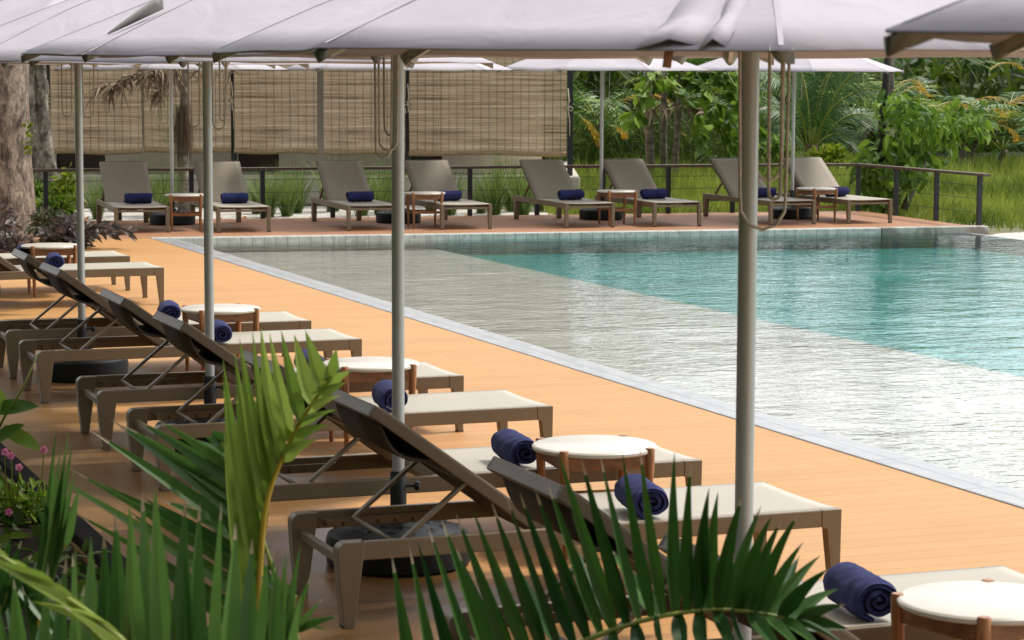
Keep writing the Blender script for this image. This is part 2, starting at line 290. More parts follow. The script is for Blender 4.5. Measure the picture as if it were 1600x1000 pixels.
# ------------------------------------------------------------------ mesh building
class MB:
    def __init__(s): s.v = []; s.f = []; s.mi = []; s.t = []; s.cur = 0; s.tint = .5; s.tf = rnd
    def add(s, vs, fs):
        b = len(s.v); s.v += [tuple(x) for x in vs]; s.t += [s.tint] * len(vs)
        for f in fs: s.f.append([i + b for i in f]); s.mi.append(s.cur)
    def box(s, c, d, rot=None):
        hx, hy, hz = d[0] / 2, d[1] / 2, d[2] / 2; c = V(c)
        vs = [V((x, y, z)) for z in (-hz, hz) for y in (-hy, hy) for x in (-hx, hx)]
        if rot is not None: vs = [rot @ q for q in vs]
        s.add([c + q for q in vs], [(0, 2, 3, 1), (4, 5, 7, 6), (0, 1, 5, 4), (2, 6, 7, 3), (0, 4, 6, 2), (1, 3, 7, 5)])
    def bar(s, a, b, wd, ht, upv=V((0, 0, 1)), b_scale=1):
        a, b = V(a), V(b); t = (b - a).normalized(); x = t.cross(V(upv))
        if x.length < 1e-5: x = t.cross(V((1, 0, 0)))
        x.normalize(); y = x.cross(t)
        vs = []
        for p, k in ((a, 1), (b, b_scale)):
            for sx, sy in ((-1, -1), (1, -1), (1, 1), (-1, 1)): vs.append(p + x * sx * wd / 2 * k + y * sy * ht / 2 * k)
        s.add(vs, [(3, 2, 1, 0), (4, 5, 6, 7), (0, 1, 5, 4), (1, 2, 6, 5), (2, 3, 7, 6), (3, 0, 4, 7)])
    def tube(s, pts, rad, n=8, cap=True):
        pts = [V(p) for p in pts]; k = len(pts)
        if not hasattr(rad, '__len__'): rad = [rad] * k
        t0 = (pts[1] - pts[0]).normalized(); x = t0.cross(V((0, 0, 1)))
        if x.length < .05: x = V((1, 0, 0))
        x.normalize(); vs = []
        for i, p in enumerate(pts):
            t = (pts[min(i + 1, k - 1)] - pts[max(i - 1, 0)]).normalized()
            x = (x - t * x.dot(t)).normalized(); y = t.cross(x)
            for j in range(n):
                a = 2 * math.pi * j / n; vs.append(p + (x * math.cos(a) + y * math.sin(a)) * rad[i])
        fs = [(i * n + j, i * n + (j + 1) % n, (i + 1) * n + (j + 1) % n, (i + 1) * n + j) for i in range(k - 1) for j in range(n)]
        if cap: fs += [tuple(range(n))[::-1], tuple((k - 1) * n + j for j in range(n))]
        s.add(vs, fs)
    def lathe(s, prof, n=32, c=(0, 0, 0)):
        c = V(c); vs = []; k = len(prof)
        for r, z in prof:
            for j in range(n):
                a = 2 * math.pi * j / n; vs.append(c + V((r * math.cos(a), r * math.sin(a), z)))
        fs = [(i * n + j, i * n + (j + 1) % n, (i + 1) * n + (j + 1) % n, (i + 1) * n + j) for i in range(k - 1) for j in range(n)]
        fs += [tuple(range(n))[::-1], tuple((k - 1) * n + j for j in range(n))]
        s.add(vs, fs)
    def prism(s, poly, y0, y1):                  # polygon in x,z pushed along y
        n = len(poly)
        vs = [V((x, y0, z)) for x, z in poly] + [V((x, y1, z)) for x, z in poly]
        s.add(vs, [tuple(range(n)), tuple(range(n, 2 * n))[::-1]] + [((i + 1) % n, i, n + i, n + (i + 1) % n) for i in range(n)])
    def slab(s, poly, z0, z1):                   # polygon in x,y pushed along z
        n = len(poly)
        vs = [V((p[0], p[1], z0)) for p in poly] + [V((p[0], p[1], z1)) for p in poly]
        s.add(vs, [tuple(range(n))[::-1], tuple(range(n, 2 * n))] + [(i, (i + 1) % n, n + (i + 1) % n, n + i) for i in range(n)])
    def ribbon(s, p0, d, L, wd, nrm, bend=V((0, 0, 0)), segs=4, fold=.0, tip=0, prof=None):
        p0, d, nrm = V(p0), V(d).normalized(), V(nrm)
        s.tint = s.tf(); vs = []; cen = abs(fold) > 0
        for i in range(segs + 1):
            t = i / segs; p = p0 + d * (L * t) + bend * (L * t * t); tg = (d + bend * (2 * t)).normalized()
            sd = tg.cross(nrm)
            if sd.length < 1e-4: sd = tg.cross(V((.3, .5, .8)))
            sd.normalize(); nn = sd.cross(tg)
            k = prof(t) if prof else (min(1, .4 + t * 3.2) * (1 - t ** 1.35) + .012)
            h = sd * (wd * .5 * k)
            vs += [p - h, p - nn * (fold * wd * k), p + h] if cen else [p - h, p + h]
        q = 3 if cen else 2; b = len(s.v); s.v += [tuple(x) for x in vs]; s.t += [s.tint] * len(vs)
        for i in range(segs):
            for j in range(q - 1):
                s.f.append([b + i * q + j, b + i * q + j + 1, b + (i + 1) * q + j + 1, b + (i + 1) * q + j])
                s.mi.append(1 if tip and i >= segs - tip else s.cur)
    def build(s, name, mats, parent=None, smooth=False, loc=None, rotz=None):
        me = bpy.data.meshes.new(name); me.from_pydata(s.v, [], s.f)
        if not isinstance(mats, (list, tuple)): mats = [mats]
        for x in mats: me.materials.append(x)
        if len(mats) > 1: me.polygons.foreach_set('material_index', s.mi)
        a = me.attributes.new('tint', 'FLOAT', 'POINT'); a.data.foreach_set('value', s.t)
        if smooth:
            me.polygons.foreach_set('use_smooth', [True] * len(s.f))
            if smooth != True: me.set_sharp_from_angle(angle=R(smooth))
        me.update(); o = bpy.data.objects.new(name, me); col.objects.link(o)
        if parent is not None: o.parent = parent
        if loc is not None: o.location = loc
        if rotz is not None: o.rotation_euler.z = rotz
        return o
def tag(o, label=None, cat=None, group=None, kind=None):
    if label: o['label'] = label
    if cat: o['category'] = cat
    if group: o['group'] = group
    if kind: o['kind'] = kind
    return o
def thing(name, label, cat, loc=(0, 0, 0), rz=0, group=None):
    o = bpy.data.objects.new(name, None); col.objects.link(o); o.empty_display_size = .2
    o.location = loc; o.rotation_euler.z = rz
    return tag(o, label, cat, group)
KIDS = {}
def kids(o): return [c for c in bpy.data.objects if c.parent == o]
def bevel(o, wd=.004, seg=2):
    b = o.modifiers.new('bevel', 'BEVEL'); b.width = wd; b.segments = seg; b.limit_method = 'ANGLE'; b.angle_limit = R(40); return o
def copy_tree(src, loc, rz, label, group=None):
    c = src.copy(); col.objects.link(c); c.location = loc; c.rotation_euler.z = rz; c['label'] = label
    if group: c['group'] = group
    for k in kids(src):
        d = k.copy(); col.objects.link(d); d.parent = c
        for g in kids(k):
            e = g.copy(); col.objects.link(e); e.parent = d
    return c

# ------------------------------------------------------------------ setting
def struct(name, mb, m, **k): return tag(mb.build(name, m, **k), kind='structure')
def local(o_loc, rz, pts):                       # world points -> local of a rotated object
    c, s_ = math.cos(-rz), math.sin(-rz)
    return [((p.x - o_loc[0]) * c - (p.y - o_loc[1]) * s_, (p.x - o_loc[0]) * s_ + (p.y - o_loc[1]) * c) for p in pts]
CO, CI = 6.06, 6.32                              # coping outer, inner (v)
VR, ST = 16.3, 9.45                               # right pool edge, ledge of the shallow shelf
def far_u(v):                                    # u of the far pool edge at v
    t = (v - 6.069) / (FD.dot(VV)); return (FA + FD * t).dot(U)
WZ = -.062
# ground: one sheet to the horizon with the pool cut out of it
def ground():
    b = MB(); hole = [W(-8, CO + .02), W(-8, VR + .25), W(far_u(VR + .25) + .1, VR + .25), W(far_u(CO) + .1, CO + .02)]
    big = [V((-700, -700, 0)), V((700, -700, 0)), V((700, 900, 0)), V((-700, 900, 0))]
    vs = [V((p.x, p.y, -.11)) for p in big + hole]
    b.add(vs, [(0, 1, 5, 4), (1, 2, 6, 5), (2, 3, 7, 6), (3, 0, 4, 7)])
    struct('ground', b, M['ground'])
ground()
# decking along the pool (boards run at right angles to the water)
b = MB()
near_poly = [W(-8, 1.93), W(-8, CO), W(28.12, CO), FA, FP(-1.55, 0), W(27.3, 1.93)]
b.slab(local((0, 0), AV, [W(-8, 1.93), W(-8, CO), FA, FP(-4.4, 0)]), -.06, 0)
struct('pool_deck', b, M['deck'], rotz=AV)
b = MB(); fz = PHI - math.pi / 2
CR = V((6.02, 31.02, 0))
cor = FP(9.95, 3.45)
b.slab(local((0, 0), fz, [FP(-4.4, .004), FP(10.62, .004), FP(10.55, .45), V((4.98, 34.50, 0)), FP(-1.5, 3.38), FP(-4.4, 3.45)]), -.06, .002)
struct('far_deck', b, M['fardeck'], rotz=fz)
# coping, shelf, deep basin, water
b = MB(); b.slab(local((0, 0), math.pi / 2 + AV, [W(-8, CO + .003), W(-8, CI), W(far_u(CI) - .14, CI), W(far_u(CO) - .0, CO + .003)]), -.3, .008)
o = struct('pool_coping', b, M['coping'], rotz=math.pi / 2 + AV); bevel(o, .008)
b = MB(); b.slab(local((0, 0), PHI, [FP(.003, -.20), FP(9.2, -.20), FP(9.2, 0), FP(.003, 0)]), WZ - .03, .010)
o = struct('pool_coping', b, stonemat('far_coping_stone', (.66, .66, .61), (.46, .46, .41), 6, .35, (.14, 9, .008)), rotz=PHI); bevel(o, .008)
b = MB(); b.slab(local((0, 0), PHI, [FP(9.203, -.22), FP(10.68, -.22), FP(10.68, 0), FP(9.203, 0)]), WZ - .03, .014)
o = struct('marble_coping_block', b, M['marble'], rotz=PHI); bevel(o, .008)
b = MB(); b.slab(local((0, 0), AV, [W(-8, VR), W(-8, VR + .12), W(far_u(VR) + -.22, VR + .12), W(far_u(VR) - .2, VR)]), -1.5, WZ - .004)
struct('pool_rim', b, M['coping'], rotz=AV)
b = MB()
b.slab(local((0, 0), AV, [W(-8, CI), W(-8, ST), W(far_u(ST) + .3, ST), W(far_u(CI) + .3, CI)]), -1.7, -.17)
b.slab(local((0, 0), AV, [W(far_u(CI) - .1, CI), W(far_u(ST) - .1, ST), W(far_u(ST) + .2, ST), W(far_u(CI) + .2, CI)]), -.168, WZ - .034)
struct('pool_shelf', b, M['shallow'], rotz=AV)
b = MB()
P4 = local((0, 0), AV, [W(-8, ST), W(-8, VR + .22), W(far_u(VR) + .3, VR + .22), W(far_u(ST) + .3, ST)])
b.slab(P4, -1.9, -.25)
b.slab(local((0, 0), AV, [W(far_u(ST) - .1, ST), W(far_u(VR + .2) - .1, VR + .2), W(far_u(VR + .2) + .2, VR + .2), W(far_u(ST) + .2, ST)]), -.25, WZ - .034)
struct('pool_basin', b, M['deep'], rotz=AV)
b = MB()
q = local((0, 0), AV, [W(-8, CI - .02), W(-8, VR), W(far_u(VR) - .05, VR), W(far_u(CI) - .05, CI - .02)])
b.add([V((x, y, WZ)) for x, y in q], [(0, 1, 2, 3)])
struct('water', b, M['water'], rotz=AV)
# planting beds and gravel
b = MB(); b.slab([W(-8, -14), W(-8, 1.83), W(27, 1.83), W(27, -14)], -.1, -.02); struct('planting_bed', b, M['soil'])
b = MB(); b.slab(local((0, 0), TH, [W(-8, 1.83), W(-8, 1.928), W(27.2, 1.928), W(27.2, 1.83)]), -.1, .045); o = struct('timber_edging', b, M['timber'], rotz=TH); bevel(o, .006)
b = MB()
for poly, z in (([FP(-8, 3.5), FP(5.6, 3.4), FP(6.6, 5.4), FP(4.8, 8), FP(-9, 8)], -.104), ([W(27.0, 16.95), W(26.6, 16.43), W(18, 16.43), W(12, 16.43), W(14, 21), W(25, 20.5), W(27.6, 18.6)], -.1)):
    n_ = 40
    b.add([V((p.x, p.y, z)) for p in poly], [tuple(range(len(poly)))])
struct('gravel', b, M['gravel'])

# ------------------------------------------------------------------ sun loungers
LL, LW, LH = 2.03, .668, .314
def arc(cx, cz, r, a0, a1, n=6): return [(cx + r * math.cos(a0 + (a1 - a0) * i / n), cz + r * math.sin(a0 + (a1 - a0) * i / n)) for i in range(n + 1)]
def make_lounger():
    t = thing('sun_lounger', 'x', 'sun lounger')
    hw = LW / 2
    f = MB()
    for s_ in (-1, 1):
        y = s_ * (hw - .016)
        f.box((LL / 2, y, LH - .034), (LL - .17, .03, .068))
    f.box((.045, 0, .232), (.028, LW - .11, .034)); f.box((LL - .03, 0, .262), (.026, LW - .1, .026))
    f.box((.86, 0, .262), (.03, LW - .066, .03)); f.box((1.45, 0, .262), (.03, LW - .066, .03))
    bevel(f.build('frame', M['frame'], t), .005)
    for s_ in (-1, 1):
        lg = MB(); r = .035
        poly = [(.062, 0), (.106, LH), ] + arc(r, LH - r, r, math.pi / 2, math.pi) + [(.006, .17), (.024, 0)]
        lg.prism(poly, s_ * hw, s_ * (hw - .062)); o = bevel(lg.build('leg', M['frame'], t), .004)
        c = MB(); c.box((.043, s_ * (hw - .031), .004), (.041, .05, .014)); c.build('foot_cap', M['rubber'], o)
        lg = MB()
        poly = [(LL - .036, 0), (LL - .004, 0), (LL, LH), (LL - .086, LH), (LL - .086, LH - .068), (LL - .064, LH - .075)]
        lg.prism(poly, s_ * (hw + .001), s_ * (hw - .045)); o = bevel(lg.build('leg', M['frame'], t), .004)
        c = MB(); c.box((LL - .02, s_ * (hw - .022), .004), (.035, .042, .014)); c.build('foot_cap', M['rubber'], o)
    # stretched seat
    s = MB(); nx, ny = 24, 8; x0, x1 = .80, LL - .012; yw = hw - .026
    for i in range(nx + 1):
        for j in range(ny + 1):
            a, c = i / nx, j / ny
            sag = .016 * math.sin(math.pi * c) * (.35 + .65 * math.sin(math.pi * a))
            s.v.append((x0 + (x1 - x0) * a, -yw + 2 * yw * c, LH + .001 - sag)); s.t.append(.5)
    s.f = [(i * (ny + 1) + j, (i + 1) * (ny + 1) + j, (i + 1) * (ny + 1) + j + 1, i * (ny + 1) + j + 1) for i in range(nx) for j in range(ny)]; s.mi = [0] * len(s.f)
    o = s.build('seat', M['sling'], t, smooth=True); so = o.modifiers.new('solid', 'SOLIDIFY'); so.thickness = .008
    # raised back: hinge low, top high
    H_, T_ = V((.83, 0, .298)), V((.15, 0, .792)); d = (T_ - H_).normalized(); nrm = V((-d.z, 0, d.x)); nrm = -nrm if nrm.z < 0 else nrm; Lb = (T_ - H_).length
    bw = hw - .036
    s = MB()
    for i in range(nx + 1):
        for j in range(ny + 1):
            a, c = i / nx, j / ny
            q = H_ + d * (Lb * a) + nrm * (.012 - .02 * math.sin(math.pi * c) * math.sin(math.pi * a) + (.0 if a < .97 else -.01 * (a - .97) / .03)); s.v.append((q.x, -bw + 2 * bw * c, q.z)); s.t.append(.5)
    s.f = [(i * (ny + 1) + j, (i + 1) * (ny + 1) + j, (i + 1) * (ny + 1) + j + 1, i * (ny + 1) + j + 1) for i in range(nx) for j in range(ny)]; s.mi = [0] * len(s.f)
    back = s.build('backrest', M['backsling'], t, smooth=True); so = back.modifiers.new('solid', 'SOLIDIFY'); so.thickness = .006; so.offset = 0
    ln = MB(); q0, q1 = H_ - nrm * .026 + d * .05, T_ - nrm * .026 - d * .03; ln.add([(q0.x, -bw + .027, q0.z), (q0.x, bw - .027, q0.z), (q1.x, bw - .027, q1.z), (q1.x, -bw + .027, q1.z)], [(0, 1, 2, 3)]); o = ln.build('back_shade_sheet', M['back_shade'], back); so = o.modifiers.new('solid', 'SOLIDIFY'); so.thickness = .004  # added dark sheet that paints the rear of the back as shaded
    f = MB()
    for s_ in (-1, 1):
        f.bar(H_ + V((0, s_ * (bw - .012), 0)) - nrm * .012, T_ + V((0, s_ * (bw - .012), 0)) - nrm * .012, .028, .044, nrm)
    f.bar(T_ + V((0, -bw, 0)) - nrm * .014 - d * .015, T_ + V((0, bw, 0)) - nrm * .014 - d * .015, .03, .048, nrm)
    f.bar(H_ + d * .40 + V((0, -bw + .03, 0)) - nrm * .022, H_ + d * .40 + V((0, bw - .03, 0)) - nrm * .022, .03, .022, nrm)
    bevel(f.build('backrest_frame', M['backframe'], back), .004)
    # sagging headrest sling under the top
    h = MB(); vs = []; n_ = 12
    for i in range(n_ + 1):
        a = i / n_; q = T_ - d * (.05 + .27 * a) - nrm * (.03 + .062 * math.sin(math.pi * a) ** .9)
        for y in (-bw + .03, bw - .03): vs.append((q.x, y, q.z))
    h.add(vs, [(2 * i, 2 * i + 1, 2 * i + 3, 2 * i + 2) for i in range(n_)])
    o = h.build('headrest_sling', M['back_shade'], back, smooth=True); so = o.modifiers.new('solid', 'SOLIDIFY'); so.thickness = .012
    # prop: two bars and the cross bar that sits in the notched racks
    for s_ in (-1, 1):
        pr = MB(); y = s_ * (hw - .06)
        pr.bar((.52, y, .508), (.245, y, .285), .014, .03, (0, 1, 0)); bevel(pr.build('prop_bar', M['frame'], t), .003)
        rk = MB(); tz = LH - .028; poly = [(.12, tz), (.56, tz)]
        for i in range(6):
            x = .54 - i * .07; poly += [(x, tz - .032), (x - .045, tz - .032), (x - .05, tz - .012)]
        rk.prism(poly, s_ * (hw - .032), s_ * (hw - .05)); rk.build('notched_rack', M['frame'], t)
    pr = MB(); pr.tube([(.245, -(hw - .05), .285), (.245, hw - .05, .285)], .009, 8); pr.build('prop_cross_bar', M['frame'], t, smooth=True)
    return t
LG = 'sun loungers along the left pool edge'; LG2 = 'sun loungers on the far deck'
NU = [5.03, 6.36, 8.15, 9.40, 11.17, 12.49, 14.38, 15.60, 20.13, 21.50]
NLAB = ['taupe lounger nearest the camera, only its raised back showing behind the right palm frond',
        'taupe lounger at the lower right with a big navy towel beside the nearest white table',
        'taupe lounger with its bare rear legs in full view left of the right frond',
        'taupe lounger just beyond the second nearest table, its navy towel touching the table rim',
        'taupe lounger whose towel is crossed by the pole in the photo middle',
        'taupe lounger on the far side of the table that the middle pole crosses',
        'taupe lounger whose towel lies left of the upright bright palm frond',
        'taupe lounger on the far side of the table crossed by the second pole from left',
        'taupe lounger with a spiral towel end facing out, left before the purple shrub',
        'farthest taupe lounger of the left row, next to the purple shrub bed']
lounger0 = make_lounger()
near = []
for i, u_ in enumerate(NU):
    loc = W(u_ + LW / 2, 2.42); dv = uni(-.012, .012); loc = loc + VV * dv
    rz = AV + R(uni(-.9, .9))
    if i == 0:
        o = lounger0; o.location = loc; o.rotation_euler.z = rz; o['label'] = NLAB[0]; o['group'] = LG
    else: o = copy_tree(lounger0, loc, rz, NLAB[i], LG)
    near.append((loc, rz))
FLAB = ['far deck lounger on the left end, beside the purple shrub and tree trunks',
        'far deck lounger second from left, in front of the palm stump, half behind a pole',
        'far deck lounger with its whole back in view left of the middle pole',
        'far deck lounger just right of the middle pole, below the wide bamboo blind',
        'far deck lounger in front of the right end of the pavilion slab',
        'far deck lounger right of the white far pole, before the palm trunks',
        'far deck lounger crossed by the thick near pole and hanging ropes',
        'far deck lounger on the right end, beside the railing corner']
FF = [(-4.79, 29.22, 16), (-3.57, 29.38, 17), (-2.01, 29.81, 17.5), (-.86, 30.07, 18), (.70, 30.43, 19), (1.83, 30.74, 20), (3.36, 31.19, 21), (4.41, 31.50, 22)]
far = []
for i, (x, y, a) in enumerate(FF):
    a = R(a); d = V((math.sin(a), -math.cos(a), 0)); r = V((math.cos(a), math.sin(a), 0))
    loc = V((x, y, .003)) + r * (LW / 2 - .03) - d * LL
    rz = math.atan2(d.y, d.x)
    copy_tree(lounger0, loc, rz, FLAB[i], LG2); far.append((loc, rz))

# ------------------------------------------------------------------ rolled towels
def make_towel(seed):
    rs = random.Random(seed); s = MB(); L_ = .33; turns = 2.7; n = 96; th = .0185; nl = 26
    def sp(t, off):
        a = t * turns * 2 * math.pi; r = .012 + (.078 - .012) * t + off
        q = 1 + .04 * math.sin(2 * a + seed) ; return V((math.cos(a) * r * 1.06 * q, math.sin(a) * r * .95))
    ring = []
    for i in range(n + 1): ring.append(sp(i / n, 0))
    inner = [sp(i / n, -th * (.9 if i < n else .5)) for i in range(n + 1)]
    out = ring + inner[::-1]; k = len(out); vs = []
    for j in range(nl + 1):
        a = j / nl; e = min(a, 1 - a); sq = 1 - .11 * max(0, 1 - e / .13) ** 2
        for i, p in enumerate(out):
            ii = i if i <= n else 2 * n + 1 - i
            w_ = .03 * mnoise.noise(V((ii * .11, seed * 3, j))) if j in (0, nl) else 0
            nzv = mnoise.noise(V((p.x * 26 + seed, p.y * 26, a * 7))) * .009 + mnoise.noise(V((p.x * 90 + seed, p.y * 90, a * 30))) * .003
            vs.append(V((p.x * sq * (1 + nzv * 8), (a - .5) * L_ + w_ * .5, p.y * sq * (1 + nzv * 8))))
    zmin = min(v_.z for v_ in vs)
    vs = [v_ - V((0, 0, zmin)) for v_ in vs]
    fs = [(j * k + i, j * k + (i + 1) % k, (j + 1) * k + (i + 1) % k, (j + 1) * k + i) for j in range(nl) for i in range(k)]
    for j in (0, nl):
        for i in range(n):
            q = (j * k + i, j * k + i + 1, j * k + 2 * n - i, j * k + 2 * n + 1 - i); fs.append(q if j == 0 else q[::-1])
    s.add(vs, fs)
    o = s.build('rolled_towel', M['towel'], smooth=True); return o
tw0 = [make_towel(s_) for s_ in (1, 2, 3)]
TLAB = ['large navy rolled towel on the nearest lounger, left of the bottom right table',
        'navy rolled towel behind the right palm frond tips, below the white table',
        'navy rolled towel partly tucked behind the left edge of the second nearest table',
        'navy rolled towel crossed by the pole in the photo middle',
        'navy rolled towel behind the table left of the middle pole, next to bright palm leaflets',
        'navy rolled towel crossed by the second pole, with its spiral end to the right',
        'navy rolled towel behind the left leg of the table at the second pole',
        'navy rolled towel with its spiral end in full view before the purple shrub',
        'navy rolled towel mostly hidden behind the farthest table of the left row']
TV = [3.66, 3.70, 3.66, 3.66, 3.66, 3.56, 3.55, 3.58, 3.52]; TU = [6.57, 8.36, 9.62, 11.38, 12.82, 14.52, 15.86, 20.36, 21.5]
used = set()
def put_towel(i, loc, rz, label, group):
    k = i % 3
    if k in used: o = tw0[k].copy(); col.objects.link(o)
    else: o = tw0[k]; used.add(k)
    o.location = loc; o.rotation_euler.z = rz; tag(o, label, 'towel', group)
for i in range(9):
    put_towel(i, W(TU[i], TV[i], LH - .010), AV + R(uni(-4, 4)) + R(-6), TLAB[i], 'rolled towels on the left row')
FTL = ['navy towel roll on the far lounger at the left end, before the palm stump pole', 'navy towel roll on the far lounger half behind the second pole',
       'navy towel roll on the far lounger left of the middle pole', 'navy towel roll on the far lounger right of the middle pole',
       'navy towel roll on the far lounger before the pavilion slab end', 'navy towel roll on the far lounger right of the white far pole',
       'navy towel roll on the far lounger crossed by ropes, right of the thick pole', 'navy towel roll on the far lounger nearest the railing corner, beside a table leg']
for i, (loc, rz) in enumerate(far):
    c, s_ = math.cos(rz), math.sin(rz)
    x = 1.12; y = uni(-.02, .05) + .03
    put_towel(i, loc + V((c * x - s_ * y, s_ * x + c * y, LH - .012)), rz + R(uni(-8, 8)), FTL[i], 'rolled towels on the far deck')

# ------------------------------------------------------------------ side tables
def make_table():
    t = thing('side_table', 'x', 'side table')
    b = MB(); r = .262
    b.lathe([(r - .02, .421), (r - .006, .423), (r, .429), (r, .438), (r - .005, .443), (r - .012, .446), (.001, .446)], 64)
    b.build('table_top', M['top'], t, smooth=35)
    pos = [(.252 * math.cos(a), .252 * math.sin(a)) for a in (R(45), R(135), R(225), R(315))]
    for x, y in pos:
        l_ = MB(); k = 1.03; l_.tube([(x * .97, y * .97, 0), (x * .99, y * .99, .2), (x * k, y * k, .40), (x * k, y * k, .444), (x * k, y * k, .449)], [.0125, .017, .0205, .0205, .017], 16)
        l_.build('leg', M['wood'], t, smooth=40)
    for i in range(4):
        (x0, y0), (x1, y1) = pos[i], pos[(i + 1) % 4]
        a = MB(); a.bar((x0, y0, .391), (x1, y1, .391), .02, .056); bevel(a.build('apron', M['woodh'], t), .003)
        if i in (0, 2):
            a = MB(); a.bar((x0 * .985, y0 * .985, .2), (x1 * .985, y1 * .985, .2), .018, .034); bevel(a.build('stretcher', M['woodh'], t), .003)
    a = MB(); y_ = pos[0][1] * .985; a.bar((0, -y_, .2), (0, y_, .2), .018, .03); a.build('stretcher', M['woodh'], t)
    return t
TABL = [('round cream topped teak table cut by the bottom right photo edge', 6.07, 3.80, 12), ('round cream topped teak table behind the tips of the right palm frond', 9.2, 3.85, -6),
        ('round cream topped teak table crossed by the pole in the photo middle', 12.2, 3.81, -3), ('round cream topped teak table crossed by the second pole from the left', 15.35, 3.77, 4),
        ('farthest round cream topped teak table of the left row, by the purple shrub', 21.3, 3.71, -2)]
table0 = make_table()
for i, (lb, u_, v_, a) in enumerate(TABL):
    if i == 0: table0.location = W(u_, v_); table0.rotation_euler.z = AV + R(a); tag(table0, lb, None, 'side tables of the left row')
    else: copy_tree(table0, W(u_, v_), AV + R(a), lb, 'side tables of the left row')
FTAB = [('small cream topped teak table on the far deck, left, half behind a pole', -4.04, 29.85, 8), ('small cream topped teak table on the far deck beside the middle pole', -1.11, 30.5, 14),
        ('small cream topped teak table on the far deck before the white far pole', 1.35, 31.15, 20), ('small cream topped teak table on the far deck nearest the railing corner', 4.03, 32.0, 32)]
for lb, x, y, a in FTAB: copy_tree(table0, (x, y, .003), R(a), lb, 'side tables of the far deck')

# ------------------------------------------------------------------ parasols
RC = 1.5
def canopy(t, zr, rise, rc=RC, seed=0):
    rs = random.Random(seed); b = MB(); n = 8; nr, ns = 10, 6
    sags = [rs.uniform(.8, 1.6) for _ in range(n)]
    idx = {}
    def vert(k, i, j):
        if i == 0: key = (0, 0, 0)
        elif j == ns: key = ((k + 1) % n, i, 0)
        else: key = (k, i, j)
        if key in idx: return idx[key]
        a0 = 2 * math.pi * k / n; a1 = 2 * math.pi * (k + 1) / n; r = i / nr; s_ = j / ns
        p0, p1 = V((math.cos(a0), math.sin(a0), 0)), V((math.cos(a1), math.sin(a1), 0))
        p = (p0 * (1 - s_) + p1 * s_) * rc * r
        bow = 4 * s_ * (1 - s_)
        p *= 1 - .022 * bow * r
        z = zr + rise * (1 - r) - .05 * sags[k] * bow * r * (1 - r) - .002 * bow * (r ** 4) + .012 * math.sin(math.pi * r)
        z += mnoise.noise(V((p.x * 2.2 + seed * 3, p.y * 2.2, seed))) * .012 * r
        idx[key] = len(b.v); b.v.append((p.x, p.y, z)); b.t.append(.5); return idx[key]
    for k in range(n):
        for i in range(nr):
            for j in range(ns):
                q = [vert(k, i, j), vert(k, i + 1, j), vert(k, i + 1, j + 1), vert(k, i, j + 1)]
                q2 = [x for a_, x in enumerate(q) if x not in q[:a_]]
                b.f.append(q2); b.mi.append(0)
    o = b.build('canopy', M['canopy'], t, smooth=9)
    so = o.modifiers.new('solid', 'SOLIDIFY'); so.thickness = .005; so.offset = -1
    # seams over the ribs and the small vent cap on top
    c = MB()
    for k in range(n):
        a = 2 * math.pi * k / n; u_ = V((math.cos(a), math.sin(a), 0)); sd = V((-u_.y, u_.x, 0))
        pts = [u_ * (rc * r) + V((0, 0, zr + rise * (1 - r) + .012 * math.sin(math.pi * r) + mnoise.noise(V((u_.x * rc * r * 2.2 + seed * 3, u_.y * rc * r * 2.2, seed))) * .012 * r + .0035)) for r in (.02, .2, .4, .6, .8, .985)]
        vs = []
        for p in pts: vs += [p - sd * .006 - V((0, 0, .002)), p + sd * .006 - V((0, 0, .002))]
        c.add(vs, [(2 * i, 2 * i + 1, 2 * i + 3, 2 * i + 2) for i in range(5)])
    c.build('seam_tape', M['canopy'], o)
    c = MB(); c.lathe([(.02, zr + rise + .02), (.05, zr + rise + .05), (.03, zr + rise + .1), (.001, zr + rise + .11)], 16); c.build('finial', M['black'], t, smooth=True)
    return o
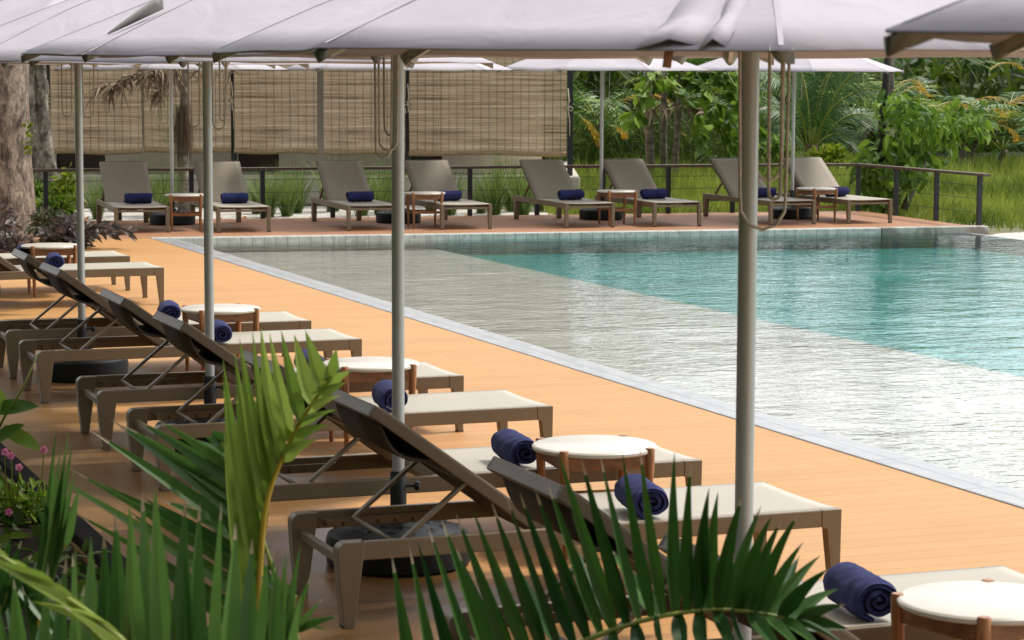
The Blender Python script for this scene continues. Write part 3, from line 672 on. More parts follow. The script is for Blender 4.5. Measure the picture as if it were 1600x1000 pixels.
def make_parasol(label, group, loc, rz, zr, rise, pr, seed, basez=0, ropes=True, polemat='alu', ropelen=.5, full=True, extra=None):
    t = thing('parasol', label, 'parasol', loc, rz, group)
    p = MB(); zt = zr + rise - .02
    p.lathe([(pr, .24), (pr, zt)], 24); p.build('pole', M[polemat], t, smooth=40)
    # weighted round base with raised leaf relief, sleeve and clamp knob
    b = MB(); b.lathe([(.275, .0), (.292, .012), (.295, .10), (.287, .125), (.262, .142), (.2, .158), (.1, .172), (.055, .178), (.05, .2), (.001, .2)], 48)
    rs = random.Random(seed)
    bs = b.build('base', M['base'], t, smooth=35)
    lf = MB()
    for ring, (r0, r1, cnt) in enumerate(((.235, .283, 16), (.165, .225, 13), (.1, .155, 9))):
        for i in range(cnt):
            a = 2 * math.pi * (i + .5 * ring) / cnt; u_ = V((math.cos(a), math.sin(a), 0)); sd = V((-u_.y, u_.x, 0))
            zc = {0: .136, 1: .158, 2: .17}[ring]
            o_ = u_ * r1 + V((0, 0, zc - .012)); i_ = u_ * r0 + V((0, 0, zc + .006)); wd_ = (r1 * math.pi / cnt) * .8; mid = (o_ + i_) / 2
            vs = [o_ + V((0, 0, -.004)), mid - sd * wd_, i_, mid + sd * wd_, mid + V((0, 0, .014)), o_ * .96 + V((0, 0, .01))]
            lf.add(vs, [(0, 5, 1), (0, 3, 5), (1, 5, 4), (5, 3, 4), (1, 4, 2), (4, 3, 2)])
    lf.build('leaf_relief', M['base'], bs)
    s_ = MB(); s_.lathe([(pr + .008, .16), (pr + .008, .375), (pr + .005, .38), (pr - .002, .38)], 24); sl = s_.build('sleeve', M['black'], t, smooth=40)
    k = MB(); k.tube([(pr, 0, .32), (pr + .045, 0, .32)], .006, 8); k.tube([(pr + .04, 0, .32), (pr + .048, 0, .32), (pr + .06, 0, .32), (pr + .064, 0, .32)], [.012, .02, .02, .01], 6)
    kk = k.build('clamp_knob', M['black'], t, smooth=40); kk.rotation_euler.z = -rz + R(-5)
    cv = canopy(t, zr, rise, RC, seed)
    for i in range(8):
        a = 2 * math.pi * i / 8; u_ = V((math.cos(a), math.sin(a), 0))
        r_ = MB(); r_.bar(u_ * .05 + V((0, 0, zr + rise - .035)), u_ * (RC - .03) + V((0, 0, zr - .012)), .014, .022); rb = r_.build('rib', M['white_alu'], t)
        if full:
            st = MB(); st.bar(u_ * .045 + V((0, 0, zr + .17)), u_ * .72 + V((0, 0, zr + rise * .52 - .03)), .01, .016); st.build('strut', M['white_alu'], rb)
        # sewn pocket that holds the rib end
        pk = MB(); vs = []; sd = V((-u_.y, u_.x, 0)); n_ = 6
        for q in range(n_ + 1):
            f = q / n_; rr = RC - .004 - .2 * f; dp = .027 * (1 - f) ** .6 + .002; hw_ = .026 * (1 - f * .4)
            zz = zr + rise * (1 - rr / RC) - .008
            for y_, d_ in ((-1, 0), (-.45, .75), (0, 1), (.45, .75), (1, 0)): vs.append(u_ * rr + sd * hw_ * y_ + V((0, 0, zz - dp * d_)))
        pk.add(vs, [(q * 5 + j, q * 5 + j + 1, q * 5 + 6 + j, q * 5 + 5 + j) for q in range(n_) for j in range(4)] + [(4, 3, 2, 1, 0)])
        pk.build('corner_pocket', M['pocket'], rb, smooth=True)
    h = MB(); h.lathe([(.03, zr + .13), (.055, zr + .14), (.055, zr + .19), (.03, zr + .2)], 16); h.lathe([(.03, zr + rise - .07), (.055, zr + rise - .06), (.05, zr + rise - .02), (.02, zr + rise)], 16)
    h.build('hub', M['black'], t, smooth=40)
    if ropes:
        for (xa, xb, yo, dz) in ropes:
            rp_ = MB(); pts = []; c0 = (xa + xb) / 2
            for i in range(25):
                f = i / 24; 
                if f < .4: x = xa + (c0 - xa) * .12 * (f / .4); z = zr + .16 - (ropelen * dz + .11) * (f / .4)
                elif f > .6: x = xb + (c0 - xb) * .12 * ((1 - f) / .4); z = zr + .16 - (ropelen * dz + .11) * ((1 - f) / .4)
                else:
                    a = math.pi * (f - .4) / .2; ra = abs(xb - xa) / 2 * .88; x = c0 - math.copysign(ra, xb - xa) * math.cos(a); z = zr + .05 - ropelen * dz - ra * 1.1 * math.sin(a)
                pts.append(Matrix.Rotation(-rz, 3, 'Z') @ V((x, yo + .012 * math.sin(f * 7), z)))
            rp_.tube(pts, .0048, 6); rp_.build('pull_rope', M['rope'], t, smooth=True)
    return t
PG = 'parasols along the left pool edge'
r1 = [(-.035, .105, -.05, 1), (.05, .085, -.045, .93), (.02, .10, .05, .78)]
make_parasol('pale lilac parasol at the top right corner, only one drooping edge in view', PG, V((2.0, 3.40, 0)), R(4), 2.052, .58, .026, 1, ropes=None)
u1 = make_parasol('pale lilac parasol on the thickest nearest pole, ropes hanging beside it', PG, W(6.05, 2.99), R(-3), 2.048, .58, .0262, 2, ropes=r1, ropelen=.47)
u2 = make_parasol('pale lilac parasol on the pole in the photo middle, a lifted fold in it', PG, W(9.2, 2.99), R(0), 2.052, .58, .0252, 3, ropes=[(-.09, -.02, -.05, 1), (-.075, .005, -.06, .92), (-.06, .012, .04, .8)], ropelen=.42)
make_parasol('pale lilac parasol on the second pole from the left of the near row', PG, W(12.42, 2.99), R(3), 2.035, .58, .0248, 4, ropes=[(-.095, -.03, -.05, 1), (.03, .105, -.05, 1.02), (.06, .1, .03, .95)], ropelen=.36)
make_parasol('pale lilac parasol on the leftmost near pole above the black base', PG, W(15.5, 2.89), R(-6), 2.03, .58, .0238, 5, ropes=[(-.1, -.03, -.05, 1), (.03, .11, -.04, 1)], ropelen=.36)
make_parasol('pale lilac parasol far left over the farthest table, only its right edge in view', PG, W(21.2, 2.95), R(5), 2.03, .58, .0238, 6, ropes=None)
for i, (x, y, lb) in enumerate(((-4.37, 31.0, 'white far deck parasol with the slim pole in front of the dead palm'), (-1.49, 31.5, 'white far deck parasol whose pole hides behind the middle near pole'),
                                (1.19, 32.35, 'white far deck parasol on the slim pole right of the bamboo blinds'), (3.79, 32.7, 'white far deck parasol on the slim pole before the arching green palm'))):
    make_parasol(lb, 'parasols on the far deck', V((x, y, .003)), R((-2, 5, 22, 3)[i]), 1.985, .5, .024, 10 + i, ropes=[(.03, .1, -.05, 1)], ropelen=.4, polemat='white_alu', full=False)
def on_canopy(par, u_, zr, rise, k, r, s_, dz, seed):
    a0, a1 = 2 * math.pi * k / 8, 2 * math.pi * (k + 1) / 8
    p = V((lerp(math.cos(a0), math.cos(a1), s_), lerp(math.sin(a0), math.sin(a1), s_), 0)) * RC * r; bow = 4 * s_ * (1 - s_); p *= 1 - .022 * bow * r
    return V((p.x, p.y, zr + rise * (1 - r) - .05 * bow * r * (1 - r) + .012 * math.sin(math.pi * r) + dz))
for k0, s0, s1, wd_ in ((5, .77, .93, .075), (5, .86, .985, .03)):
    b = MB(); vs = []
    for i in range(13):
        f = i / 12; r = lerp(1.0, .52, f); c = on_canopy(0, 0, 2.048, .58, k0, r, lerp(s0, s1, f), .009 + .006 * math.sin(i * 1.7), 2); sd = V((1, -.1, 0)) * wd_ * (1 - .25 * f)
        vs += [c - sd - V((0, 0, .012)), c + V((0, 0, .012 + .004 * math.sin(i))), c + sd - V((0, 0, .006))]
    b.add(vs, [(3 * i + j, 3 * i + 1 + j, 3 * i + 4 + j, 3 * i + 3 + j) for i in range(12) for j in range(2)])
    o = b.build('tie_strap', M['canopy'], u1, smooth=True); so = o.modifiers.new('solid', 'SOLIDIFY'); so.thickness = .004
for k0, s0, dx, mm_, hh in ((5, .765, 0, 'wood', .05), (6, .0, .02, 'pocket', .034)):
    c = on_canopy(0, 0, 2.048, .58, k0, .985, s0, -.028, 2); b = MB(); b.box((c.x + dx, c.y, c.z), (.02, .012, hh), Matrix.Rotation(R(8 if dx == 0 else 0), 3, 'Y')); bevel(b.build('toggle', M[mm_], u1), .002)
# a lifted fold in the middle parasol's canopy showing its shaded underside
fl = MB(); vs = []; n_ = 12
A_, B_ = at(169, 59, 9.0), at(262, 10, 9.12)
mw = Matrix.Translation(-V(u2.location))
for i in range(n_ + 1):
    f = i / n_; c = A_.lerp(B_, f); op = .045 * f ** .8 + .002
    for j in range(7):
        a = math.pi * (.02 + j / 6 * 1.05); vs.append(mw @ (c + V((-.02 * f, -.055 * f * math.cos(a) - .02 * f, op * math.sin(a) * .9 + .012 * (1 - f)))))
fl.add(vs, [(i * 7 + j, i * 7 + j + 1, i * 7 + 8 + j, i * 7 + 7 + j) for i in range(n_) for j in range(6)])
o = fl.build('lifted_fold', M['pocket'], u2, smooth=True); so = o.modifiers.new('solid', 'SOLIDIFY'); so.thickness = .004

# ------------------------------------------------------------------ railing behind the far deck
rl = thing('deck_railing', 'low railing of dark posts, slim cables and brown handrail round the far deck', 'railing', FP(0, 3.45))
org = V(rl.location)
P0, P1, P2 = V((-6.45, 31.42, 0)), V((4.93, 34.42, 0)), V((6.06, 31.16, 0))
def rpost(p):
    b = MB(); b.box((p.x - org.x, p.y - org.y, .33), (.062, .05, .66), Matrix.Rotation(PHI, 3, 'Z')); bevel(b.build('post', M['postm'], rl), .004)
dr = (P1 - P0).normalized(); nposts = 12
for i in range(13):
    p = P1 - dr * (.95 * i); rpost(p)
dr2 = (P2 - P1).normalized(); LL2 = (P2 - P1).length
for i in range(1, 4): rpost(P1 + dr2 * (LL2 - .06) * i / 3)
h = MB(); e0 = P0 - org + V((0, 0, .665)); e1 = P1 - org + V((0, 0, .665)); e2 = P2 - org + V((0, 0, .665)) + dr2 * .12
h.bar(e0, e1 + dr * .05, .11, .038); h.bar(e1 + dr2 * .062 , e2, .108, .037); bevel(h.build('handrail', M['rail'], rl), .006)
for z in (.17, .35, .52):
    c = MB(); c.tube([P0 - org + V((0, 0, z)), P1 - org + V((0, 0, z)), P2 - org + V((0, 0, z))], .004, 6); c.build('cable', M['wire'], rl)

# ------------------------------------------------------------------ pavilion and its blinds
YF = 38.0
pv = thing('pavilion', 'low beige pavilion with dark posts and doorways behind the far deck', 'pavilion', (-3.3, YF, -.1))
def PL(x, y, z): return V((x + 3.3, y - YF, z + .1))
b = MB(); b.box(PL(-4.0, YF + 2.9, .11), (10.1, 6.6, .44)); bevel(b.build('floor_slab', M['slab'], pv), .02)
b = MB()
for x0, x1 in ((-9.0, -7.31), (-6.52, -4.40), (-3.74, -1.68), (-1.13, .47)): b.box(PL((x0 + x1) / 2, 38.8, 1.74), (x1 - x0, .2, 2.8))
b.box(PL(-4.265, 38.8, 3.145), (9.46, .198, .25)); b.box(PL(.37, 41.2, 1.74), (.2, 4.598, 2.8))
b.build('wall', M['wall'], pv)
for x0, x1 in ((-7.31, -6.52), (-4.40, -3.74), (-1.68, -1.13)):
    d_ = MB(); d_.box(PL((x0 + x1) / 2, 38.82, 1.68), (x1 - x0 - .01, .06, 2.67)); d_.build('door', M['door'], pv)
for x in (-7.30, -4.39, -1.655, .905):
    c = MB(); c.box(PL(x, YF + .12, 1.77), (.085, .085, 2.9)); c.build('post', M['postm'], pv)
b = MB(); b.box(PL(-4.0, YF + 3.1, 3.35), (10.8, 7.4, .22)); b.build('roof', M['roof'], pv)
BL = [(79.5, 222, 240.5, 'bamboo roll blind at the left end, behind the leftmost pole'), (225, 361, 238.5, 'bamboo roll blind behind the dead palm trunk'),
      (366, 496, 240, 'bamboo roll blind with a darker left half, right of the second pole'), (505, 633, 241.5, 'bamboo roll blind half hidden by the middle pole'),
      (639, 885, 243, 'widest bamboo roll blind, right of the middle pole')]
for i, (x0, x1, yb, lb) in enumerate(BL):
    a, c = at(x0, yb, YF), at(x1, yb, YF); zb = (a.z + c.z) / 2; wd = c.x - a.x
    t = thing('bamboo_blind', lb, 'blind', (a.x, YF - .0, zb), 0, 'bamboo blinds of the pavilion')
    hgt = 3.2 - zb; s = MB(); vs = []; nx, nz_ = 16, 10
    for j in range(nz_ + 1):
        for k in range(nx + 1):
            vs.append((wd * k / nx, .02 * math.sin(k * .8 + i * 2) * (1 - j / nz_), .04 + (hgt - .04) * j / nz_ + .012 * math.sin(k * .5 + i) * (1 - j / nz_)))
    s.add(vs, [(j * (nx + 1) + k, j * (nx + 1) + k + 1, (j + 1) * (nx + 1) + k + 1, (j + 1) * (nx + 1) + k) for j in range(nz_) for k in range(nx)])
    s.build('slat_panel', M['blind'], t, smooth=True)
    r_ = MB(); r_.tube([(wd * k / 8, .02 * math.sin(k * 1.6 + i * 2), .012 * math.sin(k + i) + .035) for k in range(9)], .042, 10); r_.build('rolled_hem', M['blindroll'], t, smooth=40)
    for k in range(3 if wd > 2 else 2):
        x = wd * (k + .6) / (3.2 if wd > 2 else 2.2); cc = MB(); cc.tube([(x + uni(-.05, .05), -.035, .02), (x, -.03, hgt)], .0055, 5); cc.build('lift_cord', M['cord'], t)
for x, y, lb in ((75, 155, 'knotted cream cord tying the left blind to its dark post'), (362, 157, 'knotted cream cord on the dark post right of the second pole'), (637, 161, 'knotted cream cord on the dark post beside the middle pole'), (887, 168, 'knotted cream cord with loose loops on the right end post')):
    p = at(x, y, YF + .03); k = MB()
    k.tube([(0, -.02, .3), (.02, -.03, .1), (0, -.02, 0), (-.05, -.03, .03), (-.07, -.03, -.02), (-.02, -.03, -.03), (.04, -.03, .02), (.08, -.03, -.01), (.06, -.03, -.06), (0, -.03, -.01)], .011, 6)
    k.tube([(0, -.03, 0), (.015, -.03, -.12), (-.03, -.03, -.16), (-.035, -.03, -.08)], .009, 6); k.tube([(.005, -.035, 0), (.03, -.03, -.2), (.035, -.03, -.45)], .008, 6)
    o = k.build('cord_knot', M['cord'], smooth=True, loc=p); tag(o, lb, 'cord', 'cords on the pavilion posts')

# ------------------------------------------------------------------ plants
UP = V((0, 0, 1))
def rdir(zb=0.0):
    while 1:
        d = V((uni(-1, 1), uni(-1, 1), uni(-1, 1)))
        if .05 < d.length < 1: break
    d.normalize(); d.z += zb; return d.normalized()
def leaf_prof(t): return math.sin(math.pi * min(1, .12 + .88 * t)) ** .8 + .02
def crown(mb, c, rad, n, size, blobs=9, asp=.42, droop=.25, hollow=.45):
    c, rad = V(c), V(rad); bl = []
    for i in range(blobs):
        d = rdir(); bl.append((c + V((d.x * rad.x, d.y * rad.y, d.z * rad.z)) * uni(.25, .72), uni(.32, .55)))
    for i in range(n):
        bc, br = random.choice(bl); d = rdir(.1); k = br * (hollow + (1 - hollow) * rnd())
        p = bc + V((d.x * rad.x, d.y * rad.y, d.z * rad.z)) * k
        ld = (d + rdir() * .8 - UP * droop).normalized(); L_ = size * uni(.6, 1.35)
        mb.ribbon(p, ld, L_, L_ * asp, rdir(.8), -UP * uni(.05, .3), 2, .12, prof=leaf_prof)
def trunk_tube(mb, pts, r0, r1, n=12, wob=.0):
    k = len(pts); mb.tube(pts, [(r0 + (r1 - r0) * i / (k - 1)) * (1 + wob * uni(-1, 1)) for i in range(k)], n)
def tree(name, label, cat, loc, h, tr, cr, cz, n, size, leafm, barkm, group=None, stems=1, lean=.2, blobs=10, asp=.42):
    t = thing(name, label, cat, loc, 0, group)
    for s_ in range(stems):
        b = MB(); a = rnd() * 6.28; e = V((math.cos(a) * lean * h * .3 * (s_ > 0 or 1), math.sin(a) * lean * h * .3, h))
        pts = [V((0.12 * s_, 0, -.1)).lerp(e, i / 6) + V((uni(-.04, .04), uni(-.04, .04), 0)) * (i > 0) for i in range(7)]
        trunk_tube(b, pts, tr, tr * .45)
        for q in range(5):
            p = pts[random.randint(3, 6)]; d = rdir(.5); trunk_tube(b, [p, p + d * cr[0] * .4, p + d * cr[0] * .75 + UP * .2], tr * .4, tr * .12, 6)
        b.build('trunk', barkm, t, smooth=True)
    b = MB(); crown(b, (0, 0, cz), cr, n, size, blobs, asp); b.build('crown', leafm, t)
    return t
def frond(leafb, ribb, pts, n, L_, wd, rise=.5, droop=.35, segs=4, r0=.012, both=True, start=.12, nrm=UP, fold=.15, tip=0, jit=.12, lenf=None):
    pts = [V(p) for p in pts]; k = len(pts)
    def ev(t):
        x = t * (k - 1); i = min(int(x), k - 2); f = x - i
        p0, p1, p2, p3 = pts[max(i - 1, 0)], pts[i], pts[i + 1], pts[min(i + 2, k - 1)]
        return .5 * ((2 * p1) + (p2 - p0) * f + (2 * p0 - 5 * p1 + 4 * p2 - p3) * f * f + (3 * p1 - p0 - 3 * p2 + p3) * f ** 3)
    if ribb is not None: ribb.tube([ev(i / 14) for i in range(15)], [r0 * (1 - .8 * i / 14) for i in range(15)], 6)
    for i in range(n):
        t = start + (1 - start) * (i + .5) / n; p = ev(t); tg = (ev(min(1, t + .02)) - ev(max(0, t - .02))).normalized()
        sd = tg.cross(nrm).normalized(); un = sd.cross(tg)
        ll = L_ * (lenf(t) if lenf else math.sin(math.pi * (.14 + .8 * t)) ** .6)
        for s_ in ((-1, 1) if both is True else (both,)):
            d = (sd * s_ + tg * (rise + .5 * t) + un * .18 + rdir() * jit).normalized()
            leafb.ribbon(p, d, ll * uni(.88, 1.1), wd, un, -UP * droop * uni(.6, 1.3), segs, fold, tip)
def arching(base, az, L_, up_, droop, n=7):
    h = V((math.cos(az), math.sin(az), 0)); return [V(base) + h * (L_ * t) * (1 - .15 * t) + UP * (L_ * (up_ * t - droop * t * t)) for t in [i / (n - 1) for i in range(n)]]
def palm(name, label, loc, th, tr, nf, L_, leafm, ribm, barkm, wd=.05, ll=.55, n=26, droop=.5, up_=.9, group=None, stems=1, dry=0, cat='palm'):
    t = thing(name, label, cat, loc, 0, group)
    for s_ in range(stems):
        off = V((uni(-.2, .2), uni(-.2, .2), 0)) * (s_ > 0) + V((.16 * s_, 0, 0)); hh = th * (1 - .12 * s_)
        b = MB(); pts = [off + V((.05 * math.sin(i), .03 * math.cos(i * 2), hh * i / 8 - .1)) for i in range(9)]
        trunk_tube(b, pts, tr, tr * .8, 12, .06); b.build('trunk', barkm, t, smooth=True)
        for i in range(nf):
            az = 6.283 * (i + uni(-.3, .3)) / nf + s_; lb, rb = MB(), MB()
            frond(lb, rb, arching(off + V((0, 0, hh - .12)), az, L_ * uni(.8, 1.1), up_ * uni(.6, 1.3), droop * uni(.8, 1.3)), n, ll, wd, .45, .4, 3, tr * .25)
            fr = lb.build('frond', M['orangeleaf'] if i < dry else leafm, t); rb.build('midrib', ribm, fr, smooth=True)
    return t

# near bed: areca palms in front of the camera ---------------------------------
def fan_frond(parent, org, rach, specs, wd, leafm, ribm, r0, tip=1, segs=9, fold=.32, toward=V((0, -1, .15)), both_tip=True):
    """rach: points of the midrib; specs: (t along the rib, tip point) for each leaflet"""
    pts = [V(p) for p in rach]; k = len(pts); lb, rb = MB(), MB()
    def ev(t):
        x = t * (k - 1); i = min(int(x), k - 2); f = x - i
        p0, p1, p2, p3 = pts[max(i - 1, 0)], pts[i], pts[i + 1], pts[min(i + 2, k - 1)]
        return .5 * ((2 * p1) + (p2 - p0) * f + (2 * p0 - 5 * p1 + 4 * p2 - p3) * f * f + (3 * p1 - p0 - 3 * p2 + p3) * f ** 3)
    rb.tube([ev(i / 18) - org for i in range(19)], [r0 * (1 - .72 * i / 18) for i in range(19)], 8)
    for t, tp, sag in specs:
        p = ev(t); d = V(tp) - p; L_ = d.length; bend = V(sag)
        dd = d - bend * L_
        nr = (toward + rdir() * .75).normalized()
        lb.ribbon(p - org, dd, dd.length, wd * uni(.85, 1.12), nr, bend * (L_ / dd.length), segs, fold, tip if rnd() < .7 else 0)
    fr = lb.build('frond', [leafm, M['drytip']], parent, smooth=40); rb.build('midrib', ribm, fr, smooth=True)
ORG = V((-.55, 4.3, -.03))
ap = thing('areca_palm', 'areca palm filling the lower left corner, several overlapping green fronds', 'palm', ORG)
# upright bright frond
Y = 5.0
rach = [at(395, 1120, Y), at(402, 960, Y), at(414, 800, Y), at(440, 718, Y), at(478, 645, Y - .02), at(518, 590, Y - .05)]
sp = []
tips = [(352, 590), (350, 560), (362, 545), (376, 528), (392, 516), (408, 512), (424, 520), (440, 516), (456, 522), (474, 516)]
for i, (x, y) in enumerate(tips): sp.append((lerp(.18, .93, i / 9), at(x + uni(-4, 4), y, Y + uni(-.12, .05)), (uni(.02, .08), -.05, -.02)))
for i in range(7): sp.append((lerp(.1, .7, i / 6), at(350 + i * 9, 640 + uni(-40, 40), Y + .08), (.06, 0, -.03)))
for i, (x, y) in enumerate(((495, 686), (512, 664), (526, 640), (532, 618), (540, 598), (548, 580), (526, 545))): sp.append((lerp(.6, .99, i / 6), at(x, y, Y - .15), (.06, 0, -.10)))
fan_frond(ap, ORG, rach, sp, .043, M['brightpalm'], M['yellowrib'], .0085, tip=0)
# dark frond leaning up-left
Y = 5.25
rach = [at(500, 1130, Y), at(468, 1010, Y), at(430, 900, Y), at(395, 800, Y), at(365, 725, Y), at(345, 690, Y)]
tips = [(60, 870), (96, 790), (72, 738), (98, 726), (128, 745), (140, 672), (172, 655), (192, 664), (212, 655), (246, 656), (284, 682), (320, 682), (330, 672)]
sp = [(lerp(.12, .97, i / 12), at(x, y, Y + uni(-.1, .15)), (uni(-.03, .02), 0, -.05)) for i, (x, y) in enumerate(tips)]
sp += [(lerp(.1, .85, i / 8), at(160 + i * 22, 800 - i * 6 + uni(-30, 30), Y + .2), (0, 0, -.06)) for i in range(9)]
fan_frond(ap, ORG, rach, sp, .045, M['palmleaf'], M['limerib'], .008)
# front fan
Y = 3.9
rach = [at(60, 1150, Y), at(140, 1090, Y), at(220, 1062, Y), at(300, 1050, Y), at(380, 1060, Y), at(450, 1090, Y)]
tips = [(75, 880), (104, 868), (118, 850), (142, 838), (162, 830), (180, 800), (202, 786), (222, 768), (242, 760), (290, 778), (312, 786), (346, 784), (368, 818), (394, 842), (416, 862), (432, 884), (470, 930)]
sp = [(lerp(.02, .98, i / 16), at(x, y, Y + uni(-.12, .12)), (uni(-.03, .03), 0, -.03)) for i, (x, y) in enumerate(tips)]
fan_frond(ap, ORG, rach, sp, .045, M['palmleaf'], M['limerib'], .008)
# pale leaflets on the left edge
rach = [at(260, 1120, 3.7), at(205, 1020, 3.7), at(160, 975, 3.7), at(120, 945, 3.68), at(60, 905, 3.66), at(0, 868, 3.65)]
sp = [(lerp(.05, .95, i / 8), at(lerp(120, -70, i / 8), lerp(960, 838, i / 8) + uni(-12, 30), 3.6 + uni(-.05, .1)), (-.05, 0, -.08)) for i in range(9)]
fan_frond(ap, ORG, rach, sp, .03, M['brightpalm'], M['limerib'], .008)
# narrow young frond with two points, at the left
rach = [at(40, 1110, 5.1), at(58, 990, 5.1), at(74, 930, 5.1), at(92, 870, 5.1), at(104, 850, 5.1)]
sp = [(lerp(.15, .9, i / 9), at(x, y, 5.05 + uni(-.1, .1)), (0, 0, -.04)) for i, (x, y) in enumerate(((88, 668), (96, 690), (108, 672), (102, 715), (114, 690), (84, 705), (118, 730), (46, 762), (62, 770), (125, 760)))]
fan_frond(ap, ORG, rach, sp, .03, M['palmleaf'], M['yellowrib'], .007, tip=0)
rach = [at(-60, 1120, 4.7), at(-20, 1000, 4.7), at(10, 930, 4.7), at(20, 890, 4.7)]
sp = [(lerp(.1, .95, i / 9), at(-30 + i * 16, 930 - 90 * math.sin(i * .5) + uni(-20, 20), 4.7 + uni(-.1, .1)), (0, 0, -.06)) for i in range(10)]
fan_frond(ap, ORG, rach, sp, .036, M['deeppalm'], M['limerib'], .007)
rach = [at(420, 1130, 4.5), at(440, 1040, 4.5), at(452, 980, 4.5), at(462, 930, 4.5)]
sp = [(lerp(.1, .95, i / 8), at(x, y, 4.5 + uni(-.1, .1)), (.02, 0, -.07)) for i, (x, y) in enumerate(((428, 850), (448, 862), (470, 850), (486, 900), (505, 935), (530, 962), (512, 985), (420, 890), (404, 900)))]
fan_frond(ap, ORG, rach, sp, .03, M['palmleaf'], M['limerib'], .007)
for (x0, x1, Yd, yt, wdm, lm, nn) in ((-60, 300, 4.7, 880, .036, 'deeppalm', 15), (-120, 160, 4.3, 900, .044, 'palmleaf', 12)):
    rach = [at(lerp(x0, x1, i / 5), 1120 - 60 * math.sin(i * .62), Yd) for i in range(6)]
    sp = [(lerp(.03, .97, i / (nn - 1)), at(lerp(x0 - 70, x1 + 50, i / (nn - 1)) + uni(-12, 12), yt + 60 * abs(2 * i / (nn - 1) - 1) + uni(-25, 25), Yd + uni(-.15, .15)), (uni(-.05, .05), 0, -.06)) for i in range(nn)]
    fan_frond(ap, ORG, rach, sp, wdm, M[lm], M['limerib'], .007)
b = MB()
for k in range(4200):
    u_, v_ = uni(3.0, 14.5), uni(-1.2, 1.8); p = W(u_, v_, -.03 + uni(0, .16) * (1 if mnoise.noise(V((u_, v_, 0))) > -.1 else .3)); L_ = uni(.05, .14); b.ribbon(p, rdir(.4), L_, L_ * .45, rdir(1), -UP * .3, 3, .12, prof=leaf_prof)
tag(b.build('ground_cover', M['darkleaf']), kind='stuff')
# right palm frond, sweeping up to the right
ORG2 = V((-.35, 4.2, -.03))
ap2 = thing('areca_palm', 'areca palm with one dark green frond sweeping right across the lower photo middle', 'palm', ORG2)
Y = 4.5
rach = [at(540, 1230, Y), at(640, 1130, Y), at(780, 1060, Y), at(900, 1006, Y), at(1010, 968, Y), at(1110, 953, Y), at(1190, 958, Y), at(1260, 975, Y)]
tips = [(612, 868), (640, 855), (652, 845), (668, 820), (690, 812), (712, 802), (738, 795), (768, 785), (790, 772), (812, 770), (836, 765), (856, 755), (872, 708), (908, 716), (938, 712), (972, 706), (1000, 700), (1054, 706), (1080, 722), (1108, 762), (1122, 768), (1160, 774), (1190, 790), (1206, 806), (1222, 812), (1250, 800), (1256, 846), (1282, 868), (1296, 888), (1310, 920), (1322, 945), (1330, 985)]
sp = []
for i, (x, y) in enumerate(tips):
    f = i / (len(tips) - 1); sp.append((lerp(.16, .985, f ** .92), at(x, y, Y + uni(-.1, .1)), (.10 * f, 0, -.04 - .16 * f)))
for i in range(11):
    f = i / 10; sp.append((lerp(.5, .96, f), at(lerp(980, 1330, f) + uni(-15, 15), lerp(1120, 1010, f), Y - .2), (.05, 0, -.12)))
for i in range(7):
    f = i / 6; sp.append((lerp(.3, .9, f), at(lerp(700, 1240, f) + uni(-20, 20), lerp(840, 860, f) + uni(-20, 30), Y + .25), (.05, 0, -.08)))
fan_frond(ap2, ORG2, rach, sp, .037, M['deeppalm'], M['limerib'], .0085)
# stems of both palms down to the soil
for par, o_, ends in ((ap, ORG, [at(395, 1120, 5.0), at(500, 1130, 5.25), at(60, 1150, 3.9), at(260, 1120, 3.7), at(40, 1110, 5.1), at(-60, 1120, 4.7), at(420, 1130, 4.5)]), (ap2, ORG2, [at(540, 1230, 4.5)])):
    b = MB()
    for i, e in enumerate(ends):
        a = V((uni(-.12, .12), uni(-.12, .12), 0)); e = e - o_; b.tube([a, a.lerp(e, .4) + V((0, 0, .12)), e], [.02, .014, .0085], 8)
    b.build('stem', M['limerib'], par, smooth=True)
